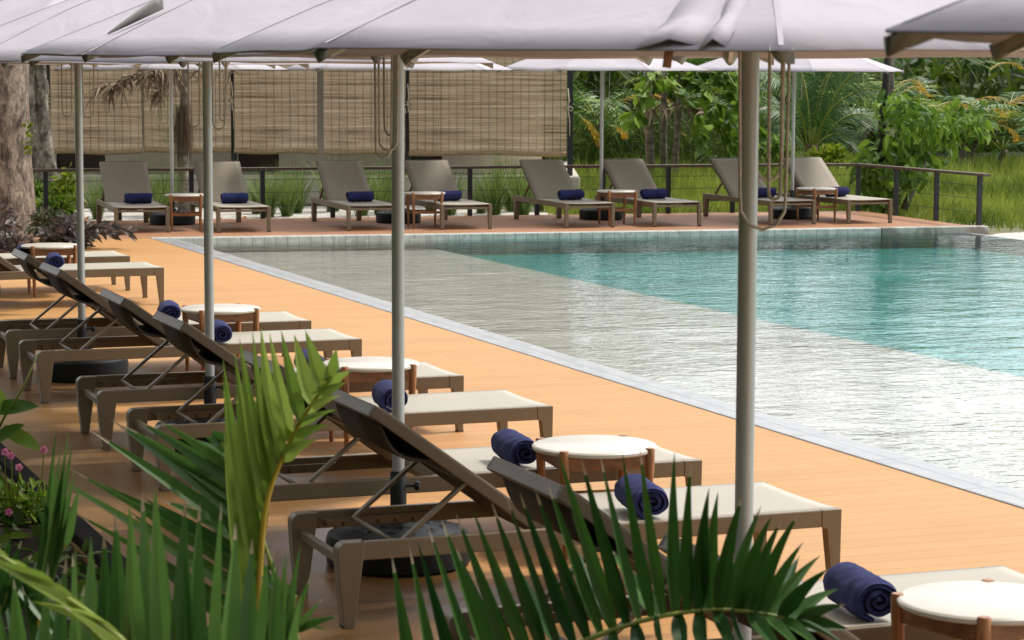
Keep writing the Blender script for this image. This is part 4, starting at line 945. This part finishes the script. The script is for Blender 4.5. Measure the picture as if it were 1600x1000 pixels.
# broad-leaved plant and pink periwinkles at the left edge
p0 = at(-30, 720, 11.2); p0.z = -.02
bp = thing('broad_leaf_plant', 'plant with three broad glossy leaves on a slim stem at the left photo edge', 'plant', p0)
st = MB(); q = [at(-30, 720, 11.2), at(8, 650, 11.1), at(34, 610, 11.0), at(60, 552, 11.0)]; st.tube([x - p0 for x in q], [.008, .006, .005, .003], 6); st.build('stem', M['limerib'], bp, smooth=True)
for (x0, y0, x1, y1, wd) in ((-20, 640, 60, 626, .085), (-15, 690, 38, 656, .07), (4, 668, 64, 696, .075), (10, 640, -30, 585, .08)):
    b = MB(); a, c = at(x0, y0, 11.1), at(x1, y1, 11.0); b.ribbon(a - p0, c - a, (c - a).length, wd, V((.1, -.75, .6)), V((0, 0, -.1)), 8, .14, prof=leaf_prof); b.build('leaf', M['midleaf'], bp, smooth=True)
for i, (x, y, fl_) in enumerate(((8, 760, [(8, 706)]), (55, 775, [(69, 703)]), (24, 800, [(17, 712), (30, 730)]), (75, 860, [(74, 792)]), (15, 880, [(14, 800)]))):
    pb = at(x, y, 10.6); pb.z = -.02
    t = thing('periwinkle_plant', ['small pink periwinkle at the far left edge beside the timber edging', 'pink periwinkle with one flower standing above the timber edging', 'pink periwinkle with two flowers near the left edge', 'low periwinkle behind the palm, its flower by the timber edging', 'lowest periwinkle at the left edge under the palm leaflets'][i], 'flower', pb, 0, 'periwinkles in the planting bed')
    b = MB()
    for k in range(34):
        a = V((uni(-.08, .08), uni(-.08, .08), uni(.02, .17))); b.ribbon(a, rdir(.3), uni(.04, .075), .026, rdir(1.2), -UP * .1, 3, .1, prof=leaf_prof)
    b.build('foliage', M['leaf'], t)
    s_ = MB()
    for k in range(4): s_.tube([(uni(-.02, .02), uni(-.02, .02), 0), (uni(-.05, .05), uni(-.05, .05), .18)], .003, 5)
    s_.build('stem', M['limerib'], t)
    for (fx, fy) in fl_:
        c = at(fx, fy, 10.5) - pb; f = MB(); s_ = MB(); s_.tube([V((0, 0, .05)), V((c.x * .7, c.y * .7, c.z * .6)), c], .003, 5); s_.build('stalk', M['limerib'], t)
        for k in range(5):
            a = 6.283 * k / 5; f.ribbon(c, V((math.cos(a), -.25, math.sin(a))), .02, .019, V((0, -1, .1)), segs=3, prof=leaf_prof)
        f.build('flower', M['pink'], t)
# left far corner: trunks, purple shrub, crotons
def big_trunk(name, label, stems, barkm, cz, cr, n, leafm, loc):
    t = thing(name, label, 'tree', loc)
    for st_ in stems:
        b = MB(); pts, rad = st_; b.tube(pts, rad, 20); 
        b.v = [tuple(V(v_) * (1 + 0) + V((mnoise.noise(V(v_) * 3) * .05, mnoise.noise(V(v_) * 3 + V((5, 5, 5))) * .05, 0))) for v_ in b.v]
        b.build('trunk', barkm, t, smooth=True)
    b = MB(); crown(b, (0, 0, cz), cr, n, .34, 16); b.build('crown', leafm, t)
    return t
big_trunk('shade_tree', 'thick pale flaky trunk at the left edge in front of the railing', [([(0, 0, -.1), (0, 0, .1), (.0, 0, .5), (.0, 0, 1.2), (-.02, 0, 2.2), (-.05, 0, 3.4), (.1, .2, 5.0)], [.50, .45, .385, .37, .39, .36, .25])], M['bark'], 6.2, (2.6, 2.6, 1.8), 2600, M['midleaf'], (-6.15, 29.0, -.1))
big_trunk('lichened_tree', 'slimmer lichen spotted twin trunk behind the railing at the left', [([(.06, 0, -.1), (-.02, 0, .6), (-.13, 0, 1.4), (-.2, 0, 2.4), (-.3, .3, 4.4)], [.22, .17, .14, .15, .1]), ([(.17, -.05, -.1), (.14, -.05, .4), (.06, -.04, .9), (.0, 0, 1.6), (.02, 0, 2.4), (.4, .3, 4.2)], [.17, .13, .105, .085, .08, .06])], M['lichen'], 5.6, (2.2, 2.2, 1.4), 1800, M['midleaf'], (-6.55, 33.6, -.1))
sp_ = thing('epiphyte_sprig', 'small bright green sprig growing on the side of the thick trunk', 'plant', at(42, 236, 28.7))
b = MB()
for k in range(22): b.ribbon(V((uni(-.03, .06), uni(-.05, .0), uni(-.05, .32))), V((uni(-.5, 1), -.4, uni(.1, 1))), uni(.07, .12), .045, rdir(.5), -UP * .2, 3, .1, prof=leaf_prof)
b.build('foliage', M['limeleaf'], sp_)
def shrub(name, label, loc, rad, n, size, leafm, cat='shrub', group=None, asp=.45, sticks=7, blobs=12, droop=.1):
    t = thing(name, label, cat, loc, 0, group); b = MB(); crown(b, (0, 0, rad[2] * .8), rad, n, size, blobs, asp, droop); b.build('foliage', leafm, t)
    s_ = MB()
    for k in range(sticks):
        d = V((uni(-1, 1) * rad[0] * .7, uni(-1, 1) * rad[1] * .7, rad[2] * uni(.9, 1.5))); s_.tube([(0, 0, 0), d * .5 + V((0, 0, .05)), d], [.012, .009, .005], 5)
    s_.build('stem', M['darkbark'], t); return t
PS = 'purple leaved shrubs in the left bed'
for i, (x, y, rx, rz_, lb) in enumerate(((-4.95, 26.8, .42, .24, 'dusky purple leaved shrub with long shoots beside the deck corner'), (-5.75, 26.6, .5, .30, 'dusky purple leaved shrub below the thick trunk'), (-5.5, 25.5, .5, .2, 'dusky purple leaved shrub behind the farthest white table'), (-6.3, 25.4, .5, .24, 'dusky purple and green shrub at the left edge by the farthest lounger'), (-5.2, 27.9, .4, .26, 'dusky purple leaved shrub in front of the croton bushes'))):
    shrub('purple_shrub', lb, (x, y, -.05), (rx, .42, rz_), 800, .10, M['purple'] if i not in (3, 4) else M['purplegreen'], group=PS)
t = thing('purple_shoots', 'long arching purple leaved shoots leaning over the deck corner', 'shrub', (-4.85, 26.75, 0)); b = MB(); s_ = MB()
for k in range(9):
    a = uni(-.7, .5); L_ = uni(.45, .72); pts = [V((math.cos(a) * L_ * f, math.sin(a) * L_ * f - .1 * f, .1 + .5 * f * (1.15 - f))) for f in (0, .25, .5, .75, 1)]
    s_.tube(pts, .005, 5)
    for f in range(14):
        p = pts[0].lerp(pts[2], f / 7) if f < 7 else pts[2].lerp(pts[4], (f - 7) / 7); b.ribbon(p, (V((math.cos(a), math.sin(a), .1)) + rdir() * .9), uni(.09, .15), .045, rdir(.8), -UP * .3, 3, .1, prof=leaf_prof)
b.build('foliage', M['purple'], t); s_.build('stem', M['darkbark'], t)
for i, (x, y, Yd, lm, rz_, lb) in enumerate(((58, 330, 32.6, 'midleaf', .42, 'green leaved croton bush between the two left trunks'), (107, 325, 32.4, 'limeleaf', .42, 'yellow green croton bush left of the leftmost pole'), (85, 340, 31.9, 'leaf', .3, 'low green bush in front of the yellow croton'))):
    p = at(x, y, Yd); p.z = -.1; shrub('croton_bush', lb, p, (.3, .3, rz_), 420, .13, M[lm], group='croton bushes behind the railing', asp=.4)
# fallen leaves on the gravel
for i in range(80):
    p = FP(uni(-1.7, 5.2), 3.55 + abs(random.gauss(0, .55))); b = MB(); b.ribbon((0, 0, 0), (1, 0, .15), uni(.1, .19), uni(.06, .1), (0, .1, 1), V((0, 0, .25)), 4, .3, prof=leaf_prof)
    o = b.build('fallen_leaf', M['litter'], loc=(p.x, p.y, -.09), rotz=rnd() * 6.28); tag(o, 'curled orange brown leaf lying on the white gravel behind the far loungers', 'leaf', 'fallen leaves on the gravel')
# grass clumps
def clump_mesh(n, h, spread):
    b = MB()
    for k in range(n):
        a = rnd() * 6.283; d = V((math.cos(a) * uni(.05, 1) * spread, math.sin(a) * uni(.05, 1) * spread, 1)); b.ribbon(V((uni(-.06, .06), uni(-.06, .06), 0)), d, h * uni(.6, 1.1), .010, V((math.sin(a), -math.cos(a), .2)).cross(d), V((d.x, d.y, -.55)) * uni(.15, .5), 4, 0)
    return b
cl = [clump_mesh(210, .8, .55).build('grass_clump', M['drygrass']) for _ in range(3)]
cx = [(152, 33.6), (178, 35.6), (205, 35.7), (238, 33.9), (256, 34.4), (402, 35.0), (420, 34.2), (448, 34.4), (463, 35.2), (520, 35.6), (565, 34.6), (592, 34.9), (606, 35.5), (672, 35.6), (704, 34.8), (752, 35.3), (772, 34.9), (800, 35.8), (818, 34.8), (843, 35.9)]
CLN = ['left of the first far lounger', 'tall against the wall behind the first far lounger', 'against the wall right of the first far lounger', 'under the railing left of the slim far pole', 'under the railing behind the slim far pole',
       'right of the second far lounger, nearest the doorway', 'low, under the railing right of the second far lounger', 'beside the third far lounger, its left neighbour', 'right behind the third far lounger edge', 'behind the third far lounger back',
       'right of the third far lounger back', 'left of the middle pole ropes', 'beside the middle pole', 'behind the fourth far lounger', 'right of the fourth far lounger back', 'in the gap left of the fifth far lounger', 'wide, below the wide blind', 'low, touching the fifth far lounger', 'right behind the fifth far lounger back', 'at the right end of the pavilion slab']
for i, (x, Yd) in enumerate(cx):
    p = at(x, 300, Yd); o = cl[i % 3] if i < 3 else cl[i % 3].copy()
    if i >= 3: col.objects.link(o)
    o.location = (p.x, p.y, -.1); o.rotation_euler.z = rnd() * 6.28; k = uni(.9, 1.35); o.scale = (k, k, k)
    tag(o, 'ornamental grass clump ' + CLN[i], 'grass plant', 'ornamental grass clumps behind the railing')
# dead palm by the pavilion
dp0 = V((-4.72, 34.7, -.1)); dpt = thing('dead_palm', 'palm stump with a fibrous skirt and a brown dead crown before the blinds', 'palm', dp0)
b = MB(); b.tube([(0, 0, 0), (-.02, 0, .5), (0, 0, 1.2), (.03, 0, 1.7), (0, 0, 2.3), (-.05, 0, 2.9)], [.1, .085, .08, .07, .06, .05], 12); b.build('trunk', M['palmbark'], dpt, smooth=True)
b = MB()
for k in range(260):
    a = rnd() * 6.283; z = uni(1.15, 1.62); r_ = uni(.07, .15); b.ribbon(V((math.cos(a) * r_, math.sin(a) * r_, z)), V((uni(-.1, .1), uni(-.1, .1), -1)), uni(.25, .6), .016, V((math.cos(a), math.sin(a), 0)), segs=3)
b.build('fibre_skirt', M['fibre'], dpt)
for (e, s_) in (((-.22, -.1, 2.15), 0), ((.12, 0, 2.2), 1), ((-.1, .1, 2.3), 2)):
    b = MB(); b.tube([(0, 0, 1.75), V(e) * .6 + V((0, 0, .75)), e], [.045, .035, .02], 8); b.build('stub', M['palmbark'], dpt, smooth=True)
def dead_leaf(par, o_, pts, n, L_, wd, m_):
    b = MB()
    for k in range(n):
        f = k / n; x = f * (len(pts) - 1); i = min(int(x), len(pts) - 2); p = V(pts[i]).lerp(V(pts[i + 1]), x - i) - o_ + V((uni(-.04, .04), uni(-.06, .06), uni(-.04, .04)))
        b.ribbon(p, V((uni(-1, .5), uni(-.8, .4), uni(-.9, .25))), L_ * uni(.5, 1.2), wd * uni(.6, 1.3), rdir(), -UP * uni(.2, .7), 4, .15)
    return b.build('dead_frond', m_, par)
dead_leaf(dpt, dp0, [at(278, 108, 34.5), at(245, 112, 34.3), at(215, 120, 34.2), at(180, 132, 34.1), at(160, 142, 34.1)], 190, .3, .045, M['deadleaf'])
dead_leaf(dpt, dp0, [at(285, 110, 34.5), at(262, 125, 34.4), at(250, 140, 34.3), at(246, 155, 34.3)], 80, .26, .035, M['deadleaf'])
dead_leaf(dpt, dp0, [at(300, 112, 34.5), at(330, 112, 34.5), at(368, 110, 34.4)], 50, .2, .035, M['deadleaf'])
b = MB()
for k in range(420):
    a = rnd() * 6.283; f = rnd(); r_ = .15 * math.sin(math.pi * (.12 + .8 * f)); p = V((-.22 + math.cos(a) * r_, math.sin(a) * r_, 1.02 + .65 * f)); b.ribbon(p, V((math.cos(a), math.sin(a), .2)), .05, .022, UP, segs=2, prof=leaf_prof)
b.build('green_vine', M['leaf'], dpt)

# ------------------------------------------------------------------ jungle on the right and behind
def gz(p): p.z = -.1; return p
b = MB(); vs = []; nx_ = 60
for i in range(nx_ + 1):
    x = -30 + 90 * i / nx_
    for j, (dy, z) in enumerate(((0, -.2), (.8, 1.2), (2, 1.9), (4.5, 2.3), (9, 2.0), (16, -.2))):
        vs.append((x, 56.5 + dy + .25 * abs(x - 4) * (1 if x > 4 else .3) + uni(-.5, .5), z + uni(-.35, .35) * (0 < j < 5)))
b.add(vs, [(i * 6 + j, (i + 1) * 6 + j, (i + 1) * 6 + j + 1, i * 6 + j + 1) for i in range(nx_) for j in range(5)])
struct('wooded_bank', b, mat('overgrown_bank', (.012, .03, .006), .9, 0, .6, 3, 1, 9, c2=(.035, .07, .014)), smooth=True)
# filler wall of leaves: nobody could count it
b = MB()
for k in range(26000):
    x = uni(.2, 27) if rnd() < .86 else uni(-14, .2); y = 50 + uni(0, 6) + .25 * abs(x - 4); z = uni(-.1, 2.4) if rnd() < .8 or x > 3 else uni(1.5, 7)
    if mnoise.noise(V((x * .45, y * .3, z * .6))) < -.34: continue
    L_ = uni(.18, .5); b.ribbon((x, y, z), rdir(-.1), L_, L_ * uni(.25, .5), rdir(.6) - V((0, .5, 0)), -UP * .3, 2, .12, prof=leaf_prof)
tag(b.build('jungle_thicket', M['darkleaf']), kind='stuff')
b = MB()
for k in range(5200):
    x = uni(1.0, 4.6); y = 43.5 + uni(0, 1.6); z = uni(-.1, 1.25 + .25 * mnoise.noise(V((x * 2, 0, 0))))
    b.ribbon((x, y, z), V((uni(-.6, .6), uni(-.4, 0), uni(-1, .6))), uni(.12, .4), .022, rdir(.5), -UP * .5, 3, 0)
tag(b.build('vine_tangle', M['darkleaf']), kind='stuff')
def fishtail(mb, p, d, L_, tintb=0):
    # one jagged wedge leaflet
    mb.tint = rnd(); d = V(d).normalized(); n = rdir(.7); sd = d.cross(n).normalized(); w_ = L_ * uni(.35, .55); k = 5; vs = [V(p)]
    for j in range(k + 1):
        f = j / k - .5; ln = L_ * (1 - .5 * abs(f) - (.16 if j % 2 else 0)); vs.append(V(p) + d * ln + sd * w_ * f * 2 - UP * .12 * L_ * uni(0, 1))
    mb.add(vs, [(0, j + 1, j + 2) for j in range(k)])
def fish_frond(par, pts, n, L_, m_, cnt=3):
    lb, rb = MB(), MB(); pts = [V(p) for p in pts]; rb.tube(pts, [.018 * (1 - .7 * i / (len(pts) - 1)) for i in range(len(pts))], 6)
    for k in range(n):
        f = (k + .5) / n; x = f * (len(pts) - 1); i = min(int(x), len(pts) - 2); p = pts[i].lerp(pts[i + 1], x - i); tg = (pts[i + 1] - pts[i]).normalized()
        for s_ in range(cnt):
            d = tg * uni(.1, .9) + rdir() * .9 - UP * uni(.2, .9); fishtail(lb, p + rdir() * .08, d, L_ * uni(.6, 1.25))
    fr = lb.build('frond', m_, par); rb.build('midrib', M['limerib'], fr, smooth=True)
# fishtail palm with ringed trunks right of the white pole
o_ = V((2.32, 40.6, -.1)); t = thing('fishtail_palm', 'fishtail palm with three ringed grey trunks and drooping jagged leaves', 'palm', o_)
for dx, dy, r_, h_, e in ((0, 0, .075, 2.1, -.05), (.22, .1, .06, 2.3, .0), (.38, -.1, .055, 2.0, .1)):
    b = MB(); b.tube([(dx, dy, 0), (dx + e * .3, dy, .7), (dx + e * .7, dy, 1.4), (dx + e, dy, h_)], [r_ * 1.15, r_, r_ * .9, r_ * .7], 12); b.build('trunk', M['palmbark'], t, smooth=True)
for a, b_, c, n in (((1045, 95), (1110, 105), (1175, 160), 26), ((1060, 90), (1135, 110), (1190, 215), 26), ((1050, 110), (1100, 130), (1150, 195), 22), ((1040, 120), (1085, 170), (1100, 225), 18), ((1150, 110), (1170, 170), (1170, 235), 18), ((1030, 110), (1005, 140), (990, 190), 14), ((1060, 150), (1120, 185), (1150, 232), 18)):
    yo = uni(39.9, 41); fish_frond(t, [at(*a, yo + .3) - o_, at(*b_, yo) - o_, at(*c, yo - .3) - o_], n, .24, M['midleaf'], 3)
dead_leaf(t, o_, [at(1012, 178, 40), at(1035, 165, 39.9), at(1060, 163, 39.9), at(1085, 172, 39.9), at(1102, 172, 39.9)], 60, .26, .06, M['deadleaf'])
# orange drying fronds
def orange(lb, pts, loc, L_=.3, wd=.05, n=16):
    t = thing('orange_frond', lb, 'frond', loc, 0, 'orange drying fronds in the jungle'); l_, r_ = MB(), MB(); frond(l_, r_, [p - V(loc) for p in pts], n, L_, wd, .9, .25, 3, .014, start=.1, jit=.2); l_.build('leaflets', M['orangeleaf'], t); r_.build('midrib', M['limerib'], t, smooth=True)
for lb, pts, L_ in (('bright orange drying frond just left of the white far pole', [(905, 180), (920, 195), (930, 210), (936, 228)], .26), ('small striped orange frond right of the white far pole', [(952, 196), (965, 200), (974, 208), (976, 216)], .24),
                    ('orange brown frond cluster right of the slender dark trunk', [(1398, 138), (1415, 126), (1432, 128), (1442, 142)], .34), ('orange frond at upper right below the canopy edge', [(1402, 152), (1425, 136), (1440, 142), (1452, 150)], .3), ('yellow orange frond in the right jungle middle', [(1520, 185), (1540, 172), (1556, 170), (1568, 180)], .34),
                    ('short orange frond hanging low at right', [(1540, 195), (1530, 198), (1522, 206), (1520, 214)], .26), ('orange tip frond near the right photo edge', [(1565, 196), (1578, 202), (1586, 210), (1588, 220)], .22), ('pale orange frond at the top right edge', [(1545, 112), (1560, 100), (1580, 98), (1596, 106)], .32), ('orange frond behind the broad leaved small tree', [(1462, 168), (1480, 160), (1500, 162), (1515, 170)], .28)):
    Yd = 43 + uni(-.8, .8); P_ = [at(x, y, Yd + .15 * i) for i, (x, y) in enumerate(pts)]; orange(lb, P_, P_[0], L_ * .62, .032, 14)
# arching palm in the middle right
o_ = gz(at(1266, 262, 46)); t = thing('arching_palm', 'big palm with long arching feathery green fronds behind the white pole', 'palm', o_)
b = MB(); b.tube([(0, 0, 0), (.02, 0, .3), (0, 0, .7)], [.2, .17, .14], 12); b.build('trunk', M['fibre'], t, smooth=True)
for pts in ([(1266, 235), (1275, 170), (1290, 120), (1330, 85)], [(1268, 230), (1300, 170), (1350, 140), (1400, 150)], [(1262, 235), (1250, 175), (1225, 130), (1190, 110)], [(1268, 240), (1310, 190), (1350, 178), (1390, 200)], [(1262, 238), (1235, 185), (1205, 165), (1170, 175)], [(1266, 230), (1262, 160), (1250, 110), (1225, 80)], [(1270, 235), (1305, 150), (1345, 105), (1395, 90)], [(1266, 240), (1290, 215), (1320, 210), (1345, 232)], [(1262, 240), (1245, 215), (1225, 205), (1205, 225)], [(1268, 228), (1285, 150), (1310, 95), (1360, 60)]):
    yo = 46 + uni(-1, .8); l_, r_ = MB(), MB(); P_ = [at(x, y, lerp(46, yo, i / 3)) - o_ for i, (x, y) in enumerate(pts)]
    frond(l_, r_, P_, 44, .62, .035, .7, .55, 4, .03, start=.15, nrm=V((0, -.6, .8))); fr = l_.build('frond', M['palmleaf'], t); r_.build('midrib', M['limerib'], fr, smooth=True)
# slender dark trunk with broad leaves
o_ = gz(at(1378, 326, 35.3)); t = thing('broad_leaf_tree', 'small tree with a slim dark trunk and big drooping leaves behind the railing corner', 'tree', o_)
b = MB(); b.tube([(0, 0, 0), (.0, 0, .6), (-.02, 0, 1.3), (.02, 0, 1.9), (.06, 0, 2.6)], [.085, .075, .06, .055, .045], 12); b.build('trunk', M['darkbark'], t, smooth=True)
b = MB(); b.tube([at(1412, 328, 35.2) - o_, at(1424, 300, 35.2) - o_, at(1440, 268, 35.3) - o_, at(1456, 230, 35.5) - o_], [.06, .05, .04, .025], 10); b.build('trunk', M['palmbark'], t, smooth=True)
b = MB()
for (x, y, n, rr) in ((1410, 175, 50, 26), (1450, 190, 60, 30), (1500, 180, 40, 26), (1420, 205, 60, 26), (1385, 160, 26, 18), (1395, 235, 90, 30), (1440, 240, 60, 30), (1365, 265, 90, 26), (1400, 275, 90, 26), (1480, 205, 40, 26), (1430, 270, 50, 26), (1352, 245, 40, 16), (1375, 300, 60, 22), (1530, 190, 26, 18)):
    for k in range(int(n * 1.9)):
        p = at(x + random.gauss(0, rr * .6), y + random.gauss(0, rr * .5), 35.2 + random.gauss(0, .35)); L_ = uni(.08, .22); b.ribbon(p - o_, V((uni(-.7, .7), uni(-.7, .3), uni(-1, .25))), L_, L_ * uni(.35, .5), rdir(.6) - V((0, .4, 0)), -UP * .3, 3, .12, prof=leaf_prof)
b.build('crown', M['midleaf'], t)
b = MB(); P_ = [at(1380, 200, 35.1), at(1420, 168, 35), at(1470, 158, 35), at(1535, 175, 35)]
l_, r_ = MB(), MB()
# pale bare upper trunk stands behind
o_ = gz(at(1386, 300, 41)); t = thing('pale_trunk_tree', 'pale smooth slim trunk rising behind the dark one at right', 'tree', o_); b = MB(); b.tube([(0, 0, 0), (.02, 0, 1), (.0, 0, 2.2), (.03, 0, 3)], [.09, .085, .08, .06], 10); b.build('trunk', M['lichen'], t, smooth=True)
b = MB(); crown(b, (0, 0, 2.95), (.7, .7, .4), 400, .2); b.build('crown', M['leaf'], t)
for i, (x, y, Yd, lb) in enumerate(((1300, 268, 44, 'rounded yellow green bush under the arching palm'), (1205, 235, 45, 'rounded bright green bush left of the white pole ropes'), (1130, 215, 46, 'low green bush behind the thick pole'), (920, 150, 45, 'leafy green shrub beside the right end of the blinds'))):
    p = gz(at(x, y, Yd)); shrub('round_bush', lb, p, (.55, .5, .55 if i else .42), 700, .16, M[('limeleaf', 'midleaf', 'leaf', 'leaf')[i]], group='bushes in front of the jungle')
JP = 'feathery palms at the jungle edge'
for i, (x, Yd, h_, nf, L_, lm, dry, lb) in enumerate(((1565, 46, .7, 9, 2.0, 'palmleaf', 1, 'feathery palm at the right photo edge above the tall grass'), (1503, 45.5, .8, 7, 1.3, 'leaf', 1, 'low palm on a pale stub trunk right of the broad leaved tree'), (1520, 46.2, .9, 7, 1.4, 'limeleaf', 2, 'yellowish palm on the second pale stub trunk'), (1440, 49, .8, 9, 2.0, 'palmleaf', 1, 'palm behind the orange fronds at upper right'), (1150, 48, 1.1, 9, 2.2, 'palmleaf', 0, 'dark feathery palm left of the arching palm'), (930, 47, 1.3, 9, 1.9, 'palmleaf', 1, 'palm with mixed fronds right of the blinds'), (1090, 50, 1.5, 9, 2.2, 'leaf', 0, 'taller palm in the jungle gap behind the fishtail palm'), (1660, 44, .7, 9, 2.2, 'palmleaf', 1, 'palm just outside the right edge, fronds reaching in'), (985, 45, 1.0, 8, 1.5, 'midleaf', 1, 'young palm between the white far pole and the ringed trunks'), (1350, 50, 1.1, 9, 2.2, 'brightpalm', 0, 'light green palm rising behind the arching palm'))):
    p = gz(at(x, 250, Yd)); palm('feathery_palm', lb, p, h_, .07, nf, L_, M[lm], M['limerib'], M['palmbark'], .05, .5, 22, .62, .95, JP, dry=dry)
# taller trees behind, mostly above the canopies (seen in the water)
for i, (x, y, h_, r_, lb) in enumerate(((-9.5, 48, 6.0, 3.2, 'tall dark tree behind the left end of the pavilion'), (-4.5, 49, 7.0, 3.4, 'tall dark tree behind the middle of the pavilion'), (.5, 51, 6.2, 3.2, 'tall dark tree behind the right end of the pavilion'), (-13, 42, 6, 3.2, 'tall dark tree left of the pavilion'))):
    tree('jungle_tree', lb, 'tree', (x, y, -.1), h_, .22, (r_, r_ * .8, h_ * .38), h_ * .95, 2600, .42, M['leaf'], M['darkbark'], 'tall trees behind the pavilion', blobs=14)
# green netting fence
ft = thing('netting_fence', 'low green netting fence half hidden in the far grass', 'fence', (9.5, 48.5, -.1))
b = MB(); n_ = 30
vs = []
for i in range(n_ + 1):
    x = -4.5 + 9.5 * i / n_
    for z in (0, .46): vs.append((x, .03 * math.sin(i * 1.3), z + .02 * math.sin(i * .9) * (z > 0)))
b.add(vs, [(2 * i, 2 * i + 2, 2 * i + 3, 2 * i + 1) for i in range(n_)]); o = b.build('netting', M['mesh'], ft, smooth=True); so = o.modifiers.new('solid', 'SOLIDIFY'); so.thickness = .01
for i in range(6):
    c = MB(); c.tube([(-4.4 + 1.85 * i, .06, 0), (-4.4 + 1.85 * i, .06, .62)], .025, 8); c.build('post', M['palmbark'], ft)
# lawn
def lawn(n, xr, yr, h0, h1, wd):
    b = MB(); c = 0
    while c < n:
        x, y = uni(*xr), uni(*yr)
        ok = (y > 34.6 + .25 * (x - 5)) if x < 5.2 else True
        p = V((x, y, 0)); s_ = (p - FA).dot(FD); tt = (p - FA).dot(FB)
        if s_ < 10.9 and tt < 3.7: continue
        if x < .9 and y > 36.6: continue
        if s_ < 6.2 and tt < 8: 
            if rnd() < .985: continue
        if x > 5.8 and y < 32.6 + 1.2 * mnoise.noise(V((x, y, 3))) and rnd() < .93: continue
        tv = .5 + .75 * mnoise.noise(V((x * .8, y * .35, 7))) + .35 * mnoise.noise(V((x * 3, y * 1.5, 2))); b.tf = lambda: max(0, min(1, tv + uni(-.25, .25)))
        c += 1; f = (y - yr[0]) / (yr[1] - yr[0]); k = .75 + .6 * mnoise.noise(V((x * .7, y * .5, 0)))
        h = lerp(h0, h1, min(1, f * 1.6)) * k * uni(.6, 1.3)
        b.ribbon((x, y, -.11), V((uni(-.45, .45), uni(-.45, .45), 1)), h, wd * uni(.7, 1.3), V((uni(-.3, .3), -1, .2)), V((uni(-.5, .5), uni(-.5, .5), -.3)) * .5, 3, 0)
    return b
tag(lawn(52000, (.5, 15), (31.2, 48), .10, .72, .018).build('lawn_grass', M['grass']), kind='stuff')

# unseen trees added left of the bed and behind the camera to block skylight
for i, (u_, v_, h_) in enumerate(((-6, -4.5, 5), (-1.5, -5.5, 5.5), (3, -4.6, 5), (7, -4.4, 5.6), (11, -4.2, 5.2), (15, -4.0, 5.6), (19, -3.6, 5.2), (23, -2.6, 5.4), (-7, 0.5, 5))):
    tree('light_block_tree', 'unseen dense tree added to block sky light from the left', 'tree', W(u_, v_, -.1), h_ * .8, .16, (2.3, 2.3, h_ * .55), h_ * .55, 1500, .62, M['darkleaf'], M['darkbark'], 'added light blocking trees beyond the left edge', blobs=16, asp=.6)
